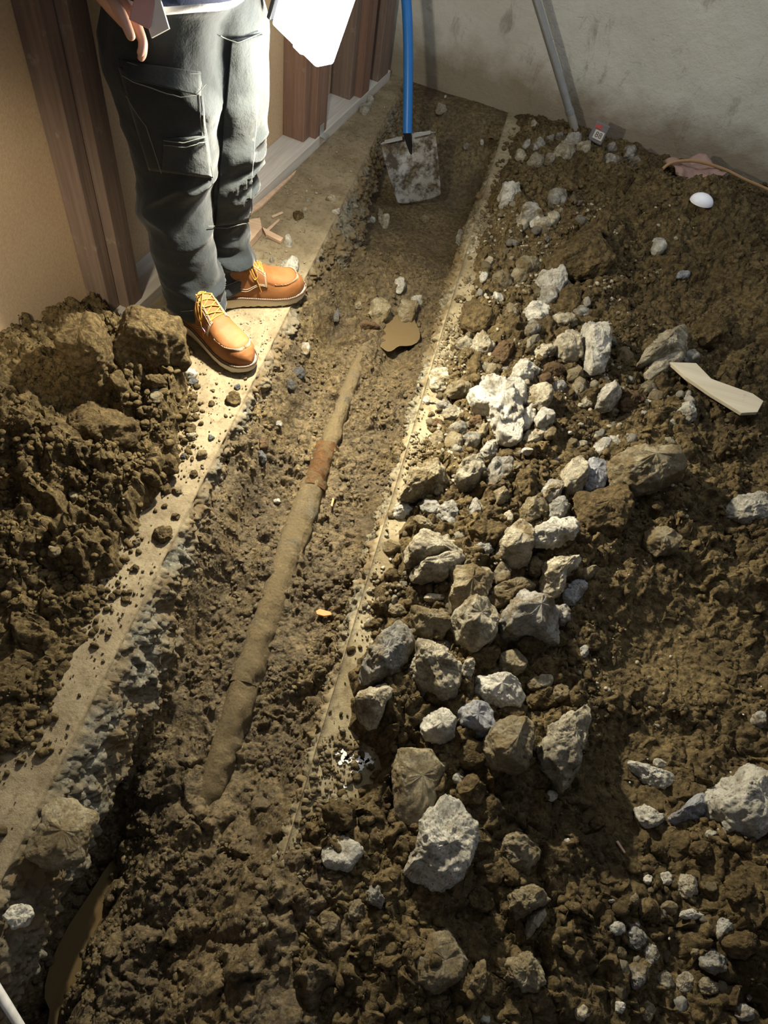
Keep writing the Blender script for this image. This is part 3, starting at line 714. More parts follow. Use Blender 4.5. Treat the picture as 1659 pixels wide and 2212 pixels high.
E(A3, [
 (725,55,90,80,'g','grey chunk right of the two-lobed pale chunk'),
 (620,110,110,80,'g','flat grey stone below the two-lobed pale chunk'),
 (640,128,60,48,'w','bright white nub on the flat grey stone'),
 (715,122,75,60,'p','pale smooth chunk right of the bright white nub',-30),
 (575,155,60,80,'p','upright tan-white stone below the flat grey stone'),
 (315,228,75,80,'w','pale chunk perched on the broken corner of the trench edge'),
 (660,185,90,50,'p','low pale crumbly piece below the bright white nub'),
 (485,400,90,75,'m','rounded tan stone, left of a pair near the trench edge'),
 (560,402,80,70,'m','rounded tan stone, right of a pair near the trench edge'),
 (420,342,42,36,'p','small square pale chip near the trench edge'),
 (398,410,40,40,'w','small white chip above the large squat clod'),
 (465,487,50,62,'w','white egg-shaped pebble right of the large squat clod'),
 (630,562,110,95,'w','arched pale chunk left of the dark clay clod'),
 (610,640,70,70,'g','grey chip under the arched pale chunk'),
 (790,498,120,110,'c','dark brown clod right below the bright elongated chunk'),
 (680,490,90,70,'g','shaded grey stone below the bright elongated chunk'),
 (760,590,130,70,'p','pale flattish stone left of the tall pointed shard'),
 (830,560,90,50,'g','grey flattish stone behind the tall pointed shard'),
 (320,695,70,60,'p','small pale stone beside the trench below the squat clod'),
 (400,695,115,80,'p','pale flattened stone left of the dark reddish stone'),
 (497,728,125,80,'r','dark reddish-brown stone below the squat clod',-35),
 (675,730,120,50,'p','long low pale stone below the arched pale chunk',-10),
 (1022,762,80,95,'m','tan stone right of the tall pointed shard'),
 (1328,755,80,62,'g','small grey lump above the wooden board'),
 (1050,955,120,85,'r','dark brown stone under the bright white jagged fragment'),
 (1138,890,80,62,'m','muddy pale stone left of the wooden board'),
 (1165,928,70,55,'m','flat triangular tan chip below the wooden board'),
 (1312,990,100,80,'w','pale cup-like broken chunk below the wooden board'),
 (1130,965,40,35,'w','tiny pale crumb left of the cup-like broken chunk'),
 (820,890,50,90,'m','thin tan chip standing by the low muddy stones'),
 (360,800,70,90,'c','clay crumb block above the egg-shaped pale chunk'),
 (440,820,60,70,'m','muddy pebble by the egg-shaped pale chunk'),
 (700,440,60,50,'g','grey pebble right of the rounded tan pair'),
 (520,560,60,90,'m','narrow muddy stone right of the white egg-shaped pebble'),
 (600,350,120,60,'m','flat tan stone above the rounded tan pair'),
 (1185,255,70,70,'w','whitish crusted clod on the far brown mound'),
 (1290,385,60,30,'b','bluish stone on the dark side of the brown mound'),
 (140,150,40,30,'m','small muddy stone in the far trench mud'),
])
E(fr(1200,1500,3.107), [
 (627,1240,65,70,'w','little white stone, leftmost of the row below the largest boulder'),
 (752,1235,92,90,'w','white angular stone, middle of the row below the largest boulder'),
 (893,1275,120,180,'p','tall pale stone, rightmost of the row below the largest boulder'),
 (920,1475,165,75,'w','flat lens-shaped white stone under the tall pale stone'),
 (535,1385,65,90,'m','tan pebble, left of a side-by-side pair in the lower right'),
 (605,1410,70,130,'m','tan upright pebble, right of a side-by-side pair in the lower right'),
 (755,1440,130,105,'m','muddy round stone left of the flat lens-shaped stone'),
 (408,1575,125,95,'w','bright white lumpy stone at the head of the lower right cluster'),
 (550,1630,145,160,'g','grey rounded stone beside the bright white lumpy stone'),
 (425,1740,100,110,'m','square tan stone below the bright white lumpy stone'),
 (655,1755,125,150,'g','faceted grey stone below the grey rounded stone'),
 (570,1885,140,190,'g','largest grey stone of the lower right cluster'),
 (735,1920,110,130,'p','cube-like pale stone right of the largest cluster stone'),
 (880,1940,140,150,'p','rounded pale stone right of the cube-like one'),
 (1130,1565,100,250,'g','long upright grey stone by the lower right soil heap',8),
 (190,2140,110,110,'p','ring-shaped pale stone at the bottom edge'),
 (440,2100,100,80,'w','white oval stone near the bottom edge',35),
 (630,2120,90,150,'p','pointed cream stone at the bottom right of centre'),
 (1060,1785,180,190,'g','coarse grey lump left of the lower right soil heap'),
 (940,1730,70,60,'m','muddy pebble left of the coarse grey lump'),
 (1010,1960,170,130,'m','muddy stone below the coarse grey lump'),
 (1280,2140,140,130,'g','dim grey stone in the bottom right corner'),
 (705,455,90,78,'w','small white ball-like stone resting above the jagged shard'),
 (1050,935,80,60,'w','small white fragment under the largest whitish boulder'),
 (590,985,90,180,'c','upright clay clod below the curved cream shard'),
 (700,1040,110,110,'c','round clay clod under the curved cream shard'),
 (1010,1040,180,140,'c','clay clod below the largest whitish boulder'),
 (1385,160,110,130,'g','grey stone at the right side beside the smooth soil'),
 (280,860,100,90,'c','tan clod on the smooth soil by the spike-shaped shard'),
 (380,1385,45,28,'w','tiny white chip on the soil left of the tan pebble pair'),
 (80,985,50,35,'w','tiny white chip near the tip of the spike-shaped shard'),
 (1250,1300,200,220,'c','large soft soil clod at the lower right side'),
 (1290,1650,260,240,'c','largest soft soil lump in the lower right heap'),
])
E(fr(600,1400,1.5666), [
 (790,770,60,60,'c','clay crumb below the round soil-coated stone'),
 (925,500,45,40,'w','small shiny white chip below the big square chunk'),
 (610,440,40,40,'w','small pale chip left of the big square chunk'),
 (660,480,110,110,'c','brown crumbly clod above the isolated boulder'),
 (660,360,110,120,'c','wide clay clod between the tan flat slab and the big square chunk'),
 (780,220,110,50,'c','clay clod behind the big square chunk'),
 (900,170,150,70,'c','clay clod left of the spike-shaped shard'),
 (690,850,110,100,'c','broad clay clod right below the isolated boulder'),
 (200,570,130,110,'c','soft clod on the trench edge left of the isolated boulder'),
 (300,580,60,50,'c','rounded clod left of the isolated boulder'),
 (110,885,60,40,'g','grey chip in the lower left of the rubble'),
 (270,890,80,80,'m','dim muddy stone below the patchy whitish scrap'),
 (170,930,90,90,'m','flat muddy stone near the bottom left of the rubble'),
 (680,1120,60,130,'m','slim muddy stone standing near the bottom centre',15),
 (705,1255,40,35,'w','small white pebble at the very bottom edge'),
 (840,1100,160,130,'m','wide soil-dusted stone left of the lower right cluster'),
 (800,40,100,90,'m','muddy wedge behind the flat whitish chunk'),
 (905,110,60,55,'p','pale small chunk right of the flat whitish chunk'),
 (960,150,70,60,'m','muddy chip right of the pale small chunk'),
 (700,20,110,60,'c','clay clod above the biggest foreground pair'),
])
E(fr(740,1100,2.765), [
 (1110,830,180,110,'c','rough clay clod under the biggest grey slab-like chunk'),
 (1500,790,120,110,'c','clay clod at the edge of the smooth soil'),
 (1440,850,70,80,'g','small grey stone beside the clod at the smooth soil edge'),
 (1300,630,160,110,'g','shaded grey stone right of the biggest grey chunk'),
 (840,120,160,120,'c','brown clod left of the angular cream block'),
 (850,230,130,90,'g','grey shaded stone under the brown clod'),
 (300,390,100,80,'c','clay lump beside the trench left of the ledge-shaped chunk'),
 (290,220,130,90,'m','muddy block on the trench edge behind the ledge-shaped chunk'),
 (550,530,150,50,'p','cream crest of a stone poking out below the ledge-shaped chunk'),
 (330,600,110,70,'m','muddy stone above the triangular chunk'),
 (200,680,80,60,'c','small clod on the trench edge above the triangular chunk'),
 (1030,150,40,60,'g','grey splinter between cream block and cobble'),
 (1540,280,100,130,'c','pointed clay clod above the muddy stone'),
 (1150,340,90,130,'m','muddy stone left of the knobbly pale chunk'),
 (850,900,160,90,'c','dark lower clod at the foot of the upright cream chunk'),
 (1160,1040,110,80,'m','muddy chunk right of the flat whitish chunk'),
 (1290,770,130,90,'c','clod below the biggest grey slab-like chunk, right side'),
])
E(fr(700,0,1.73), [
 (800,548,62,52,'g','rounded grey stone in the small rubble pile under the metal bar'),
 (742,570,42,40,'p','pale stone at the left tip of the pile under the metal bar'),
 (800,590,72,30,'p','flat pale stone at the front of the pile under the metal bar'),
 (845,516,34,32,'g','small round stone at the back of the pile under the metal bar'),
 (900,566,90,66,'p','largest pale stone of the pile under the metal bar'),
 (930,527,62,52,'g','grey stone at the very foot of the metal bar'),
 (968,556,60,34,'p','flat pale stone right of the largest pile stone'),
 (760,532,36,26,'g','little stone at the left back of the rubble pile'),
 (848,580,44,34,'p','pale stone between flat and largest pile stones'),
 (880,505,34,24,'g','chip behind the foot of the metal bar'),
 (1078,552,44,30,'g','dark grey stone against the back wall right of the bar'),
 (1145,562,46,50,'g','rounded grey stone against the back wall, farther right'),
 (1085,578,70,30,'g','flat grey stone right of the torn carton'),
 (1165,600,60,20,'g','thin grey chip by the back wall'),
 (785,455,28,20,'p','lone pale pebble at the foot of the back wall'),
 (440,395,44,32,'p','pale stone on the dark soil right of the blue handle'),
 (168,373,34,34,'w','angular pale stone at the foot of the corner stud'),
 (155,403,46,40,'w','flat pale stone just in front of the corner stud'),
 (178,821,30,24,'w','round white pebble in the mud by the shovel'),
 (210,805,22,62,'p','upright pale splinter stone in the mud by the shovel'),
 (228,825,36,52,'p','leaning pale stone in the mud by the shovel'),
 (453,360,10,10,'w','tiny white speck stone behind the shovel'),
 (592,526,16,18,'w','white chip on the far right bank of the trench'),
 (530,540,22,20,'g','grey chip on the far right bank of the trench'),
])
E(fr(400,600,2.765), [
 (1165,190,135,125,'m','smooth rounded river stone stuck in the trench mud'),
 (1335,175,150,130,'m','tilted two-tone stone right of the rounded river stone',-40),
 (1385,135,80,70,'w','white corner of the two-tone stone'),
 (1280,40,72,105,'w','pale upright stone in the trench behind the rounded river stone'),
 (465,990,55,90,'r','brown elongated stone in the left trench side',10),
 (458,1070,50,110,'d','slate-grey elongated stone hanging on the left trench side',-25),
 (680,565,80,60,'d','dark slate stone near the front boot toe, in the trench'),
 (632,630,52,90,'d','narrow slate stone below the dark slate stone',-15),
 (1105,272,150,26,'r','thin flat dark slate lying across the pipe end'),
 (720,430,60,70,'g','grey stone under the slab edge near the boots'),
 (555,870,60,40,'g','pale grit stone in the trench left of the pipe'),
 (548,1330,40,30,'w','small light stone left of the pipe below the coupling'),
 (1040,145,50,36,'m','small muddy stone left of the rounded river stone'),
 (905,210,40,70,'d','slate chip in the mud left of the puddle'),
 (100,1050,70,70,'m','dark clod on the left floor near the cut'),
 (280,720,100,70,'c','clay clod on the left floor below the front boot'),
 (40,715,60,50,'c','small clay clod at the edge of the left heap'),
 (155,750,40,40,'c','smaller clay crumb on the left floor'),
 (55,1170,44,44,'c','crumb of clay on the left floor near the cut'),
])
E(fr(250,400,3.318), [
 (1252,568,140,120,'w','white rough stone on the floor behind the left boot toe'),
 (1240,398,58,90,'w','flat white shell-like stone right of the pine splinter',-10),
 (1310,215,80,60,'c','brown clod on the floor behind the boots'),
 (1580,185,70,26,'w','flat pale flake near the trench edge behind the boots'),
 (1355,175,44,36,'p','pale chip on the dusty floor behind the boots'),
 (1545,92,90,24,'p','thin pale flake far behind the boots'),
 (1378,98,30,24,'w','tiny white stone on the floor under the middle studs'),
 (1120,535,40,36,'g','small grey stone beside the white rough stone'),
 (282,940,36,34,'w','little white chip on the dark floor left of the boots'),
 (330,895,44,26,'g','grey flake on the dark floor left of the boots'),
])
E(A7, [
 (795,447,55,40,'d','small round grey pebble in the left heap by the clay slab'),
 (800,490,70,60,'m','light grey crumbly stone in the left heap'),
 (960,375,110,50,'w','whitish jagged crust at the right edge of the clay slab'),
 (990,412,50,34,'d','bluish pebble below the whitish jagged crust'),
 (975,490,50,36,'m','grey pebble at the edge of the left heap'),
 (980,690,60,46,'p','speckled pale crumb at the edge of the left heap'),
 (385,995,75,60,'m','grey block in the lower left heap'),
 (270,1270,70,60,'m','smooth grey stone in the lowest part of the left heap'),
 (940,795,34,30,'d','small bluish pebble on the left floor'),
 (1080,700,34,34,'d','small dark pebble on the left floor near the cut'),
 (905,970,50,44,'m','muddy pebble on the left floor strip'),
 (850,960,60,60,'c','rounded crumb clod near the muddy pebble'),
 (845,910,56,46,'r','reddish brown clod at the lower heap edge'),
 (835,1190,110,90,'c','clay clod next to the saw cut on the left floor'),
 (900,1100,50,30,'c','thin crumb beside the saw cut'),
 (690,1370,60,40,'c','clay crumb on the lower left floor'),
 (640,1495,40,36,'c','last clay crumb on the lower left floor'),
 (990,885,36,36,'c','small dark crumb near the saw cut'),
 (1215,440,34,30,'d','small slate pebble near the front boot'),
 (700,1230,40,50,'m','muddy stone at the lower heap border'),
])

# ------------------------------------------------------------------ small rubble, gravel and crumbs
def scatter_px(n, region, seed):
    rg = np.random.default_rng(seed); out = []
    x0, y0, x1, y1 = region
    while len(out) < n:
        x, y = rg.uniform(x0, x1), rg.uniform(y0, y1)
        out.append((x, y))
    return out, rg
small = []
for k in range(7):
    rg = np.random.default_rng(300 + k); th = np.arange(18) * 2 * math.pi / 18
    small.append(rock_mesh('concrete_fragment', th, .5 * rg.uniform(.75, 1.1, 18), .38, 900 + k, 1.0, 6))
zones = [
    ((1010, 560, 1330, 800), 26, .010, .022, 'pwmg', 'thumb-sized fragment in the upper rubble right of the trench, below the shovel', 'thumb-sized fragments in the upper rubble'),
    ((930, 780, 1150, 1050), 34, .008, .018, 'pwmg', 'thumb-sized fragment around the largest cream boulder', 'thumb-sized fragments around the cream boulder'),
    ((1200, 820, 1500, 1000), 24, .008, .018, 'pwmg', 'small fragment in the gravelly rubble left of the wooden board', 'small fragments left of the wooden board'),
    ((850, 1050, 1150, 1400), 26, .008, .018, 'mmpg', 'small muddy fragment between the large middle chunks', 'small fragments between the middle chunks'),
    ((1300, 1880, 1620, 2190), 22, .008, .018, 'pwmg', 'small stone of the loose cluster at the lower right', 'loose small stones at the lower right'),
    ((1060, 420, 1300, 560), 20, .010, .02, 'gmpg', 'small dull stone on the far bank below the rubble pile', 'small dull stones on the far bank'),
]
for reg, n, a, b, kinds, lab, grp in zones:
    pts, rg = scatter_px(n, reg, n * 31 + 5)
    for (x, y) in pts:
        p = hit(x, y)
        if p[0] < XR + .01: continue
        s_ = rg.uniform(a, b) * (2.2 if y < 1400 else 1.6); me = small[rg.integers(7)]
        kd = kinds[rg.integers(len(kinds))]
        o = bpy.data.objects.new('concrete_fragment', me); COL.objects.link(o)
        if not me.materials: me.materials.append(MATS['p'])
        o.material_slots[0].link = 'OBJECT'; o.material_slots[0].material = MATS[kd]
        o.location = (p[0], p[1], float(zs(p[0], p[1])) + .06 * s_); o.scale = (s_, s_ * rg.uniform(.6, 1), s_ * rg.uniform(.7, 1.1)); o.location[2] -= .1 * s_; o.rotation_euler = (0, 0, rg.uniform(0, 6.28))
        tag(o, lab, 'fragment', grp)

def lumps(name, mat, label, cat, pos, size, seed, zoff=.25, rowdy=.22):
    """a great many tiny lumps as one object"""
    import bmesh
    rg = np.random.default_rng(seed); tmpl = []
    bm = bmesh.new(); bmesh.ops.create_icosphere(bm, subdivisions=2, radius=1.0)
    v0 = np.array([v.co[:] for v in bm.verts]); f0 = np.array([[v.index for v in f.verts] for f in bm.faces]); bm.free()
    for k in range(16):
        q_ = v0 * (1 + rowdy * 1.6 * fbm(v0[:, 0] + 9 * k, v0[:, 1], v0[:, 2], 1.1, 3, seed + k))[:, None]
        for m in range(4):
            nn = rg.normal(size=3); nn /= np.linalg.norm(nn); d_ = q_ @ nn; lim = d_.max() * rg.uniform(.6, .9)
            q_ = np.where((d_ > lim)[:, None], q_ - nn * (d_ - lim)[:, None], q_)
        tmpl.append(q_)
    n = len(pos); V = np.zeros((n, len(v0), 3)); a = rg.uniform(0, 6.28, n); b = rg.uniform(-.6, .6, n)
    k = rg.integers(0, 16, n); S = size[:, None] * rg.uniform(.65, 1.15, (n, 3)) * np.array([1, 1, .8])
    T = np.array(tmpl)[k] * S[:, None, :]
    cb, sb = np.cos(b)[:, None], np.sin(b)[:, None]
    x, y, z = T[..., 0], T[..., 1], T[..., 2]
    y, z = y * cb - z * sb, y * sb + z * cb
    ca, sa = np.cos(a)[:, None], np.sin(a)[:, None]
    V[..., 0] = x * ca - y * sa; V[..., 1] = x * sa + y * ca; V[..., 2] = z
    V += pos[:, None, :]; V[..., 2] += (size * zoff)[:, None]
    Fq = (f0[None] + (np.arange(n) * len(v0))[:, None, None]).reshape(-1, 3)
    o = new_obj(name, np_mesh(name, V.reshape(-1, 3), Fq), mat); tag(o, label, cat, kind='stuff'); return o
def spread(n, fn, x0, x1, y0, y1, seed, dens):
    rg = np.random.default_rng(seed); X = rg.uniform(x0, x1, n * 4); Y = rg.uniform(y0, y1, n * 4)
    k = rg.uniform(0, 1, n * 4) < dens(X, Y); X, Y = X[k][:n], Y[k][:n]
    return np.stack([X, Y, fn(X, Y)], -1), rg
cl = lambda X, Y, f, s: np.clip(.5 + 1.6 * fbm(X, Y, 0, f, 3, s), 0, 1)
pos, rg = spread(6500, zs, -.54, -.06, -.3, 2.42, 11, lambda X, Y: cl(X, Y, 9, 61) * .9 * (1 - .9 * np.exp(-(((X + .19) / .07) ** 2 + ((Y - 1.83) / .11) ** 2))))
lumps('mud_crumbs', M_MUD, 'countless small crumbs of wet mud lying in the trench', 'mud', pos, .0018 + .008 * rg.uniform(0, 1, len(pos)) ** 4, 12, .05, .3)
pos, rg = spread(7500, zs, -1.2, -.56, -.1, 1.56, 13, lambda X, Y: np.clip(sstep(-.035, .03, polydist(X, Y, LHEAP)) * cl(X, Y, 8, 63), 0, 1) + .03)
lumps('soil_crumbs', M_SOIL, 'countless clay crumbs over the left heap and along the left floor strip', 'soil', pos, .002 + .012 * rg.uniform(0, 1, len(pos)) ** 4, 14, .15, .3)
pos, rg = spread(12000, zs, -.05, 1.3, -.3, 3.2, 15, lambda X, Y: np.clip(sstep(-.05, .03, polydist(X, Y, RH)), 0, 1) * cl(X, Y, 8, 65) * (1 - .93 * np.clip(gb(X, Y, 1450, 1420, .22, .15, 1.0) + gb(X, Y, 1350, 1740, .13, .14, 1.0), 0, 1)))
lumps('soil_crumbs', M_SOIL, 'countless clay crumbs over the soil spread right of the trench', 'soil', pos, .002 + .012 * rg.uniform(0, 1, len(pos)) ** 4, 16, .15, .3)
pos, rg = spread(1700, zs, -.055, .75, .7, 2.6, 17, lambda X, Y: cl(X, Y, 6, 67) * sstep(.85, .1, X) * (.4 + .6 * sstep(1.0, 1.4, Y)))
lumps('gravel', M_PALE, 'countless pale concrete grit and gravel among the rubble right of the trench', 'gravel', pos, .0015 + .008 * rg.uniform(0, 1, len(pos)) ** 3, 18)
pos, rg = spread(2200, zs, -.057, .03, -.2, 2.6, 19, lambda X, Y: cl(X, Y, 7, 68))
lumps('gravel', M_MUDDY, 'countless bits of grit along the bare floor strip at the right edge of the trench', 'gravel', pos, .0016 + .008 * rg.uniform(0, 1, len(pos)) ** 3, 20)
pos, rg = spread(700, zs, -.9, -.55, 1.5, 3.2, 21, lambda X, Y: (X > lw(Y, .01)) * cl(X, Y, 9, 69))
lumps('gravel', M_PALE, 'countless bits of grit and wood dust on the left floor behind the boots', 'gravel', pos, .001 + .004 * rg.uniform(0, 1, len(pos)) ** 3, 22)
pos, rg = spread(260, zs, .3, 1.1, .2, 1.2, 23, lambda X, Y: 1.0 + 0 * X)
lumps('gravel', M_WHITE, 'countless white specks of grit on the smooth soil at the right', 'gravel', pos, .0008 + .0028 * rg.uniform(0, 1, len(pos)) ** 3, 24)
pos, rg = spread(500, zs, -.75, -.545, .3, 1.6, 25, lambda X, Y: cl(X, Y, 10, 71))
lumps('gravel', M_MUDDY, 'countless dark bits of grit on the left floor strip below the boots', 'gravel', pos, .001 + .004 * rg.uniform(0, 1, len(pos)) ** 3, 26)

# ------------------------------------------------------------------ buried pipe
pipe = empty('drain_pipe', (*G(560, 1400, -.13)[:2], -.15))
tag(pipe, 'mud-caked cylindrical drain pipe running lengthways along the trench bottom', 'pipe')
M_PIPE = rock_mat('muddy_clay_pipe', (.22, .19, .14), (.16, .135, .085), (.20, .15, .078), .34, .48)
M_RUSTY = rock_mat('rusty_coupling', (.25, .115, .035), (.16, .08, .03), (.15, .10, .045), .5, .64)
def pipe_pts(pxs, z): return [G(x, y, z_) - np.array(pipe.location) for (x, y), z_ in zip(pxs, z)]
def pipe_seg(name, pxs, z, r, mat, seed):
    pts = smooth_path(pipe_pts(pxs, z), 14); mb = MB(); mb.tube(pts, r, 28)
    V = np.array(mb.v); mb.v = [tuple(v) for v in V + ((.011 * fbm(V[:, 0], V[:, 1], V[:, 2], 22, 5, seed, .6))[:, None]) * np.array([1, .3, 1])]
    return mb.build(name, mat, pipe, auto=60)
pipe_seg('pipe_section', [(816, 700), (775, 790), (740, 880), (705, 975)], [-.150, -.152, -.154, -.152], .025, M_PIPE, 3)
pipe_seg('coupling', [(707, 968), (692, 1010), (675, 1060)], [-.148] * 3, .035, M_RUSTY, 4)
pipe_seg('pipe_section', [(680, 1045), (640, 1150), (600, 1270), (560, 1390), (530, 1480)], [-.152, -.154, -.158, -.166, -.176], .037, M_PIPE, 5)
pipe_seg('pipe_section', [(533, 1470), (495, 1590), (460, 1690), (400, 1830)], [-.175, -.196, -.214, -.26], .036, M_PIPE, 6)

# ------------------------------------------------------------------ water
def water_mat():
    n = NT('muddy_water'); n.col((.12, .083, .038)); n.rough(.03); n.b.inputs['Specular IOR Level'].default_value = .6
    n.bump(n.noise(16, 2), .004); return n.m
M_WATER = water_mat()
def puddle(c, rx, ry, z, label, seed):
    V = []; n = 40
    for j in range(8):
        for k in range(n):
            t = 2 * math.pi * k / n; r_ = (j + 0.01) / 7 * (1 + .25 * math.sin(2 * t + seed) + .12 * math.sin(5 * t + seed * 2))
            V.append((rx * r_ * math.cos(t), ry * r_ * math.sin(t), 0))
    q = [(j * n + k, j * n + (k + 1) % n, (j + 1) * n + (k + 1) % n, (j + 1) * n + k) for j in range(7) for k in range(n)]
    o = new_obj('puddle', np_mesh('puddle', np.array(V), np.array(q)), M_WATER); o.location = (c[0], c[1], z); tag(o, label, 'puddle', kind='stuff')
puddle(G(845, 725, -.17), .075, .12, float(np.percentile(GT.Z[(abs(GT.X + .2) < .06) & (abs(GT.Y - 1.83) < .1)], 88)), 'small puddle of muddy water beside the far end of the pipe', 1.0)
puddle(G(185, 2060, -.36), .05, .2, -.372, 'dark water pooled in the deep gully at the near left of the trench', 2.0)

# ------------------------------------------------------------------ work lamp
def emis(name, c, s):
    m = bpy.data.materials.new(name); m.use_nodes = True; b = m.node_tree.nodes['Principled BSDF']
    b.inputs['Base Color'].default_value = (.9, .9, .9, 1); b.inputs['Emission Color'].default_value = (*c, 1); b.inputs['Emission Strength'].default_value = s; return m
M_BLACK = plain('black_lamp_housing', (.02, .02, .022), .45)
LC = atY(652, 20, 1.73)
lamp = empty('work_lamp', tuple(LC - np.array([0, 0, .085]))); lamp.rotation_euler = (math.radians(-8), math.radians(14), math.radians(-28))
tag(lamp, 'glowing white work lamp held beside the thigh above the trench, blown out to pure white', 'lamp')
mb = MB(); mb.box((0, 0, .10), (.15, .06, .17)); mb.build('diffuser', emis('glowing_diffuser', (.95, .96, 1.0), 9.0), lamp, False, None, .006)
mb = MB(); mb.box((-.05, .035, .10), (.05, .012, .19)); mb.box((-.085, 0, .07), (.012, .066, .10)); mb.box((0, 0, .192), (.16, .07, .012)); mb.build('housing', M_BLACK, lamp, False, None, .003)
mb = MB(); mb.tube(smooth_path([(-.06, 0, .19), (-.055, 0, .235), (0, 0, .25), (.055, 0, .235), (.06, 0, .19)]), .009, 10); mb.build('handle', M_BLACK, lamp)
mb = MB(); mb.box((0, 0, .008), (.03, .03, .012)); mb.build('bulb', emis('bulb_glass', (1, 1, 1), 9.0), lamp, False, None, .004)
pl = bpy.data.lights.new('work_lamp_light', 'POINT'); pl.energy = LAMP_POWER; pl.color = LAMP_COLOR; pl.shadow_soft_size = .022
plo = bpy.data.objects.new('work_lamp_light', pl); COL.objects.link(plo); plo.parent = lamp; plo.location = (.035, -.012, -.024)
al = bpy.data.lights.new('work_lamp_panel', 'AREA'); al.energy = PANEL_POWER; al.color = LAMP_COLOR; al.shape = 'RECTANGLE'; al.size = .05; al.size_y = .04
alo = bpy.data.objects.new('work_lamp_panel', al); COL.objects.link(alo); bpy.context.view_layer.update()
alo.location = lamp.matrix_world @ Vector((.03, -.034, .03)); alo.rotation_euler = Vector((.55, -.62, -.50)).to_track_quat('-Z', 'Y').to_euler()

# ------------------------------------------------------------------ shovel
M_BLUE_FG = plain('blue_fibreglass', (.02, .14, .42), .35)
def blade_mat():
    n = NT('muddy_steel_blade'); c = n.mix(n.ramp(n.noise(14, 8, .7), [(.44, 0.0), (.56, 1.0)]), (.52, .52, .5), (.10, .085, .065))
    c = n.mix(n.ramp(n.noise(30, 6), [(.55, 0.0), (.62, .8)]), c, (.30, .25, .17)); n.col(c)
    n.b.inputs['Metallic'].default_value = .35; n.rough(n.ramp(n.noise(20, 6), [(.4, .35), (.6, .8)])); n.bump(n.noise(60, 6), .001); return n.m
tip = G(908, 441, -.205)
topb = atY(880, 291, 2.78)
hend = atY(868, -160, 3.06)
sh = empty('shovel', tuple(tip)); tag(sh, 'square-mouthed shovel with a bright blue handle standing in the far end of the trench', 'shovel')
ax = topb - tip; BL = np.linalg.norm(ax); ax /= BL
viewd = tip - C; viewd /= np.linalg.norm(viewd)
# blade faces roughly along the trench towards the near end
sidev = np.cross(ax, np.array([.22, -1.0, .1])); sidev /= np.linalg.norm(sidev); nv = np.cross(sidev, ax)
if P(tip + sidev * .1)[0] < P(tip)[0]: sidev = -sidev
if nv[1] > 0: nv = -nv
V = []; nu, nw = 30, 34; hw = .108
for j in range(nw):
    t = j / (nw - 1)
    for i in range(nu):
        s_ = -1 + 2 * i / (nu - 1)
        wd_ = hw * (1 - .16 * (1 - t) ** 1.5) * (1.0 if t > .02 else .97)
        zt = t * BL * 1.0 + (.03 * abs(s_) ** 2.2) * (1 - t) ** 2
        dish = .030 * s_ * s_ + .012 * math.sin(t * 3.1)
        V.append(sidev * (s_ * wd_) + ax * zt + nv * (dish - .02) + nv * (.012 * sstep(.93, 1, t)))
q = grid_faces(nw, nu)
bl = new_obj('blade', np_mesh('blade', np.array(V), q), blade_mat(), sh)
m = bl.modifiers.new('solid', 'SOLIDIFY'); m.thickness = .003
top = ax * BL
mb = MB(); a_ = top - ax * .09 + nv * .004; hd = (hend - tip) - top; hd /= np.linalg.norm(hd)
mb.tube([a_ - nv * .018, top - nv * .012, top + hd * .02], [.006, .017, .0195], 16); mb.build('socket', M_BLACK, sh)
mb = MB(); mid = (top + (hend - tip)) / 2 + sidev * .012
mb.tube(smooth_path([top + hd * .005, mid, hend - tip, hend - tip + hd * .4], 12), .0185, 18); mb.build('handle', M_BLUE_FG, sh)
mb = MB()
for sd in (-1, 1):
    mb.box(top + sidev * sd * .055 + nv * (.018), (.07, .02, .004), np.stack([sidev, nv, ax], 1))
mb.build('foot_rest', plain('worn_steel', (.5, .5, .48), .5, .5), sh, False, None)

# ------------------------------------------------------------------ metal bar against the back wall
foot = G(1250, 306, .012); foot[1] -= .0; t1_ = atY(1157, -5, foot[1] + .022)
bar = empty('digging_bar', tuple(foot)); tag(bar, 'long grey metal bar leaning on the back wall with its foot in the rubble pile', 'bar')
M_STEEL = plain('galvanised_steel_bar', (.36, .37, .37), .42, .55, .3, 20)
d_ = t1_ - foot; mb = MB(); mb.tube([d_ * .22, d_ * .6, d_ * 1.0, d_ * 2.2], .0155, 16); mb.build('shaft', M_STEEL, bar)
mb = MB(); mb.tube([d_ * .21, d_ * .25], .018, 16); mb.build('collar', M_STEEL, bar)
mb = MB(); mb.tube([d_ * -.02, d_ * .03, d_ * .16, d_ * .23], [.006, .014, .0175, .0165], 12); mb.build('point', plain('dusty_steel_point', (.33, .31, .27), .6, .3), bar)

# ------------------------------------------------------------------ odds and ends
def plank(name, px, z, th, mat, label, cat, tilt=0.0):
    """flat wooden piece given by its corner points lying at height z"""
    z = z if not callable(z) else z(px)
    w_ = np.array([G(x, y, z + (tilt * (i / len(px)) if tilt else 0)) for i, (x, y) in enumerate(px)]); c = w_.mean(0)
    n = len(w_); mb = MB(); lo = w_ - c; up = lo + np.array([0, 0, th]); mb.add(np.vstack([lo, up]), [tuple(range(n - 1, -1, -1)), tuple(range(n, 2 * n))] + [(i, (i + 1) % n, (i + 1) % n + n, i + n) for i in range(n)])
    o = mb.build(name, mat, None, False, None, min(.0015, th * .3)); o.location = c; tag(o, label, cat); 
    if w_[:, 0].mean() > 0 or True:
        pass
    return o
zb = lambda off: (lambda px: float(np.max([hit(x, y)[2] for x, y in px]) + off))
zm = lambda off: (lambda px: float(np.median([hit(x, y)[2] for x, y in px]) + off))
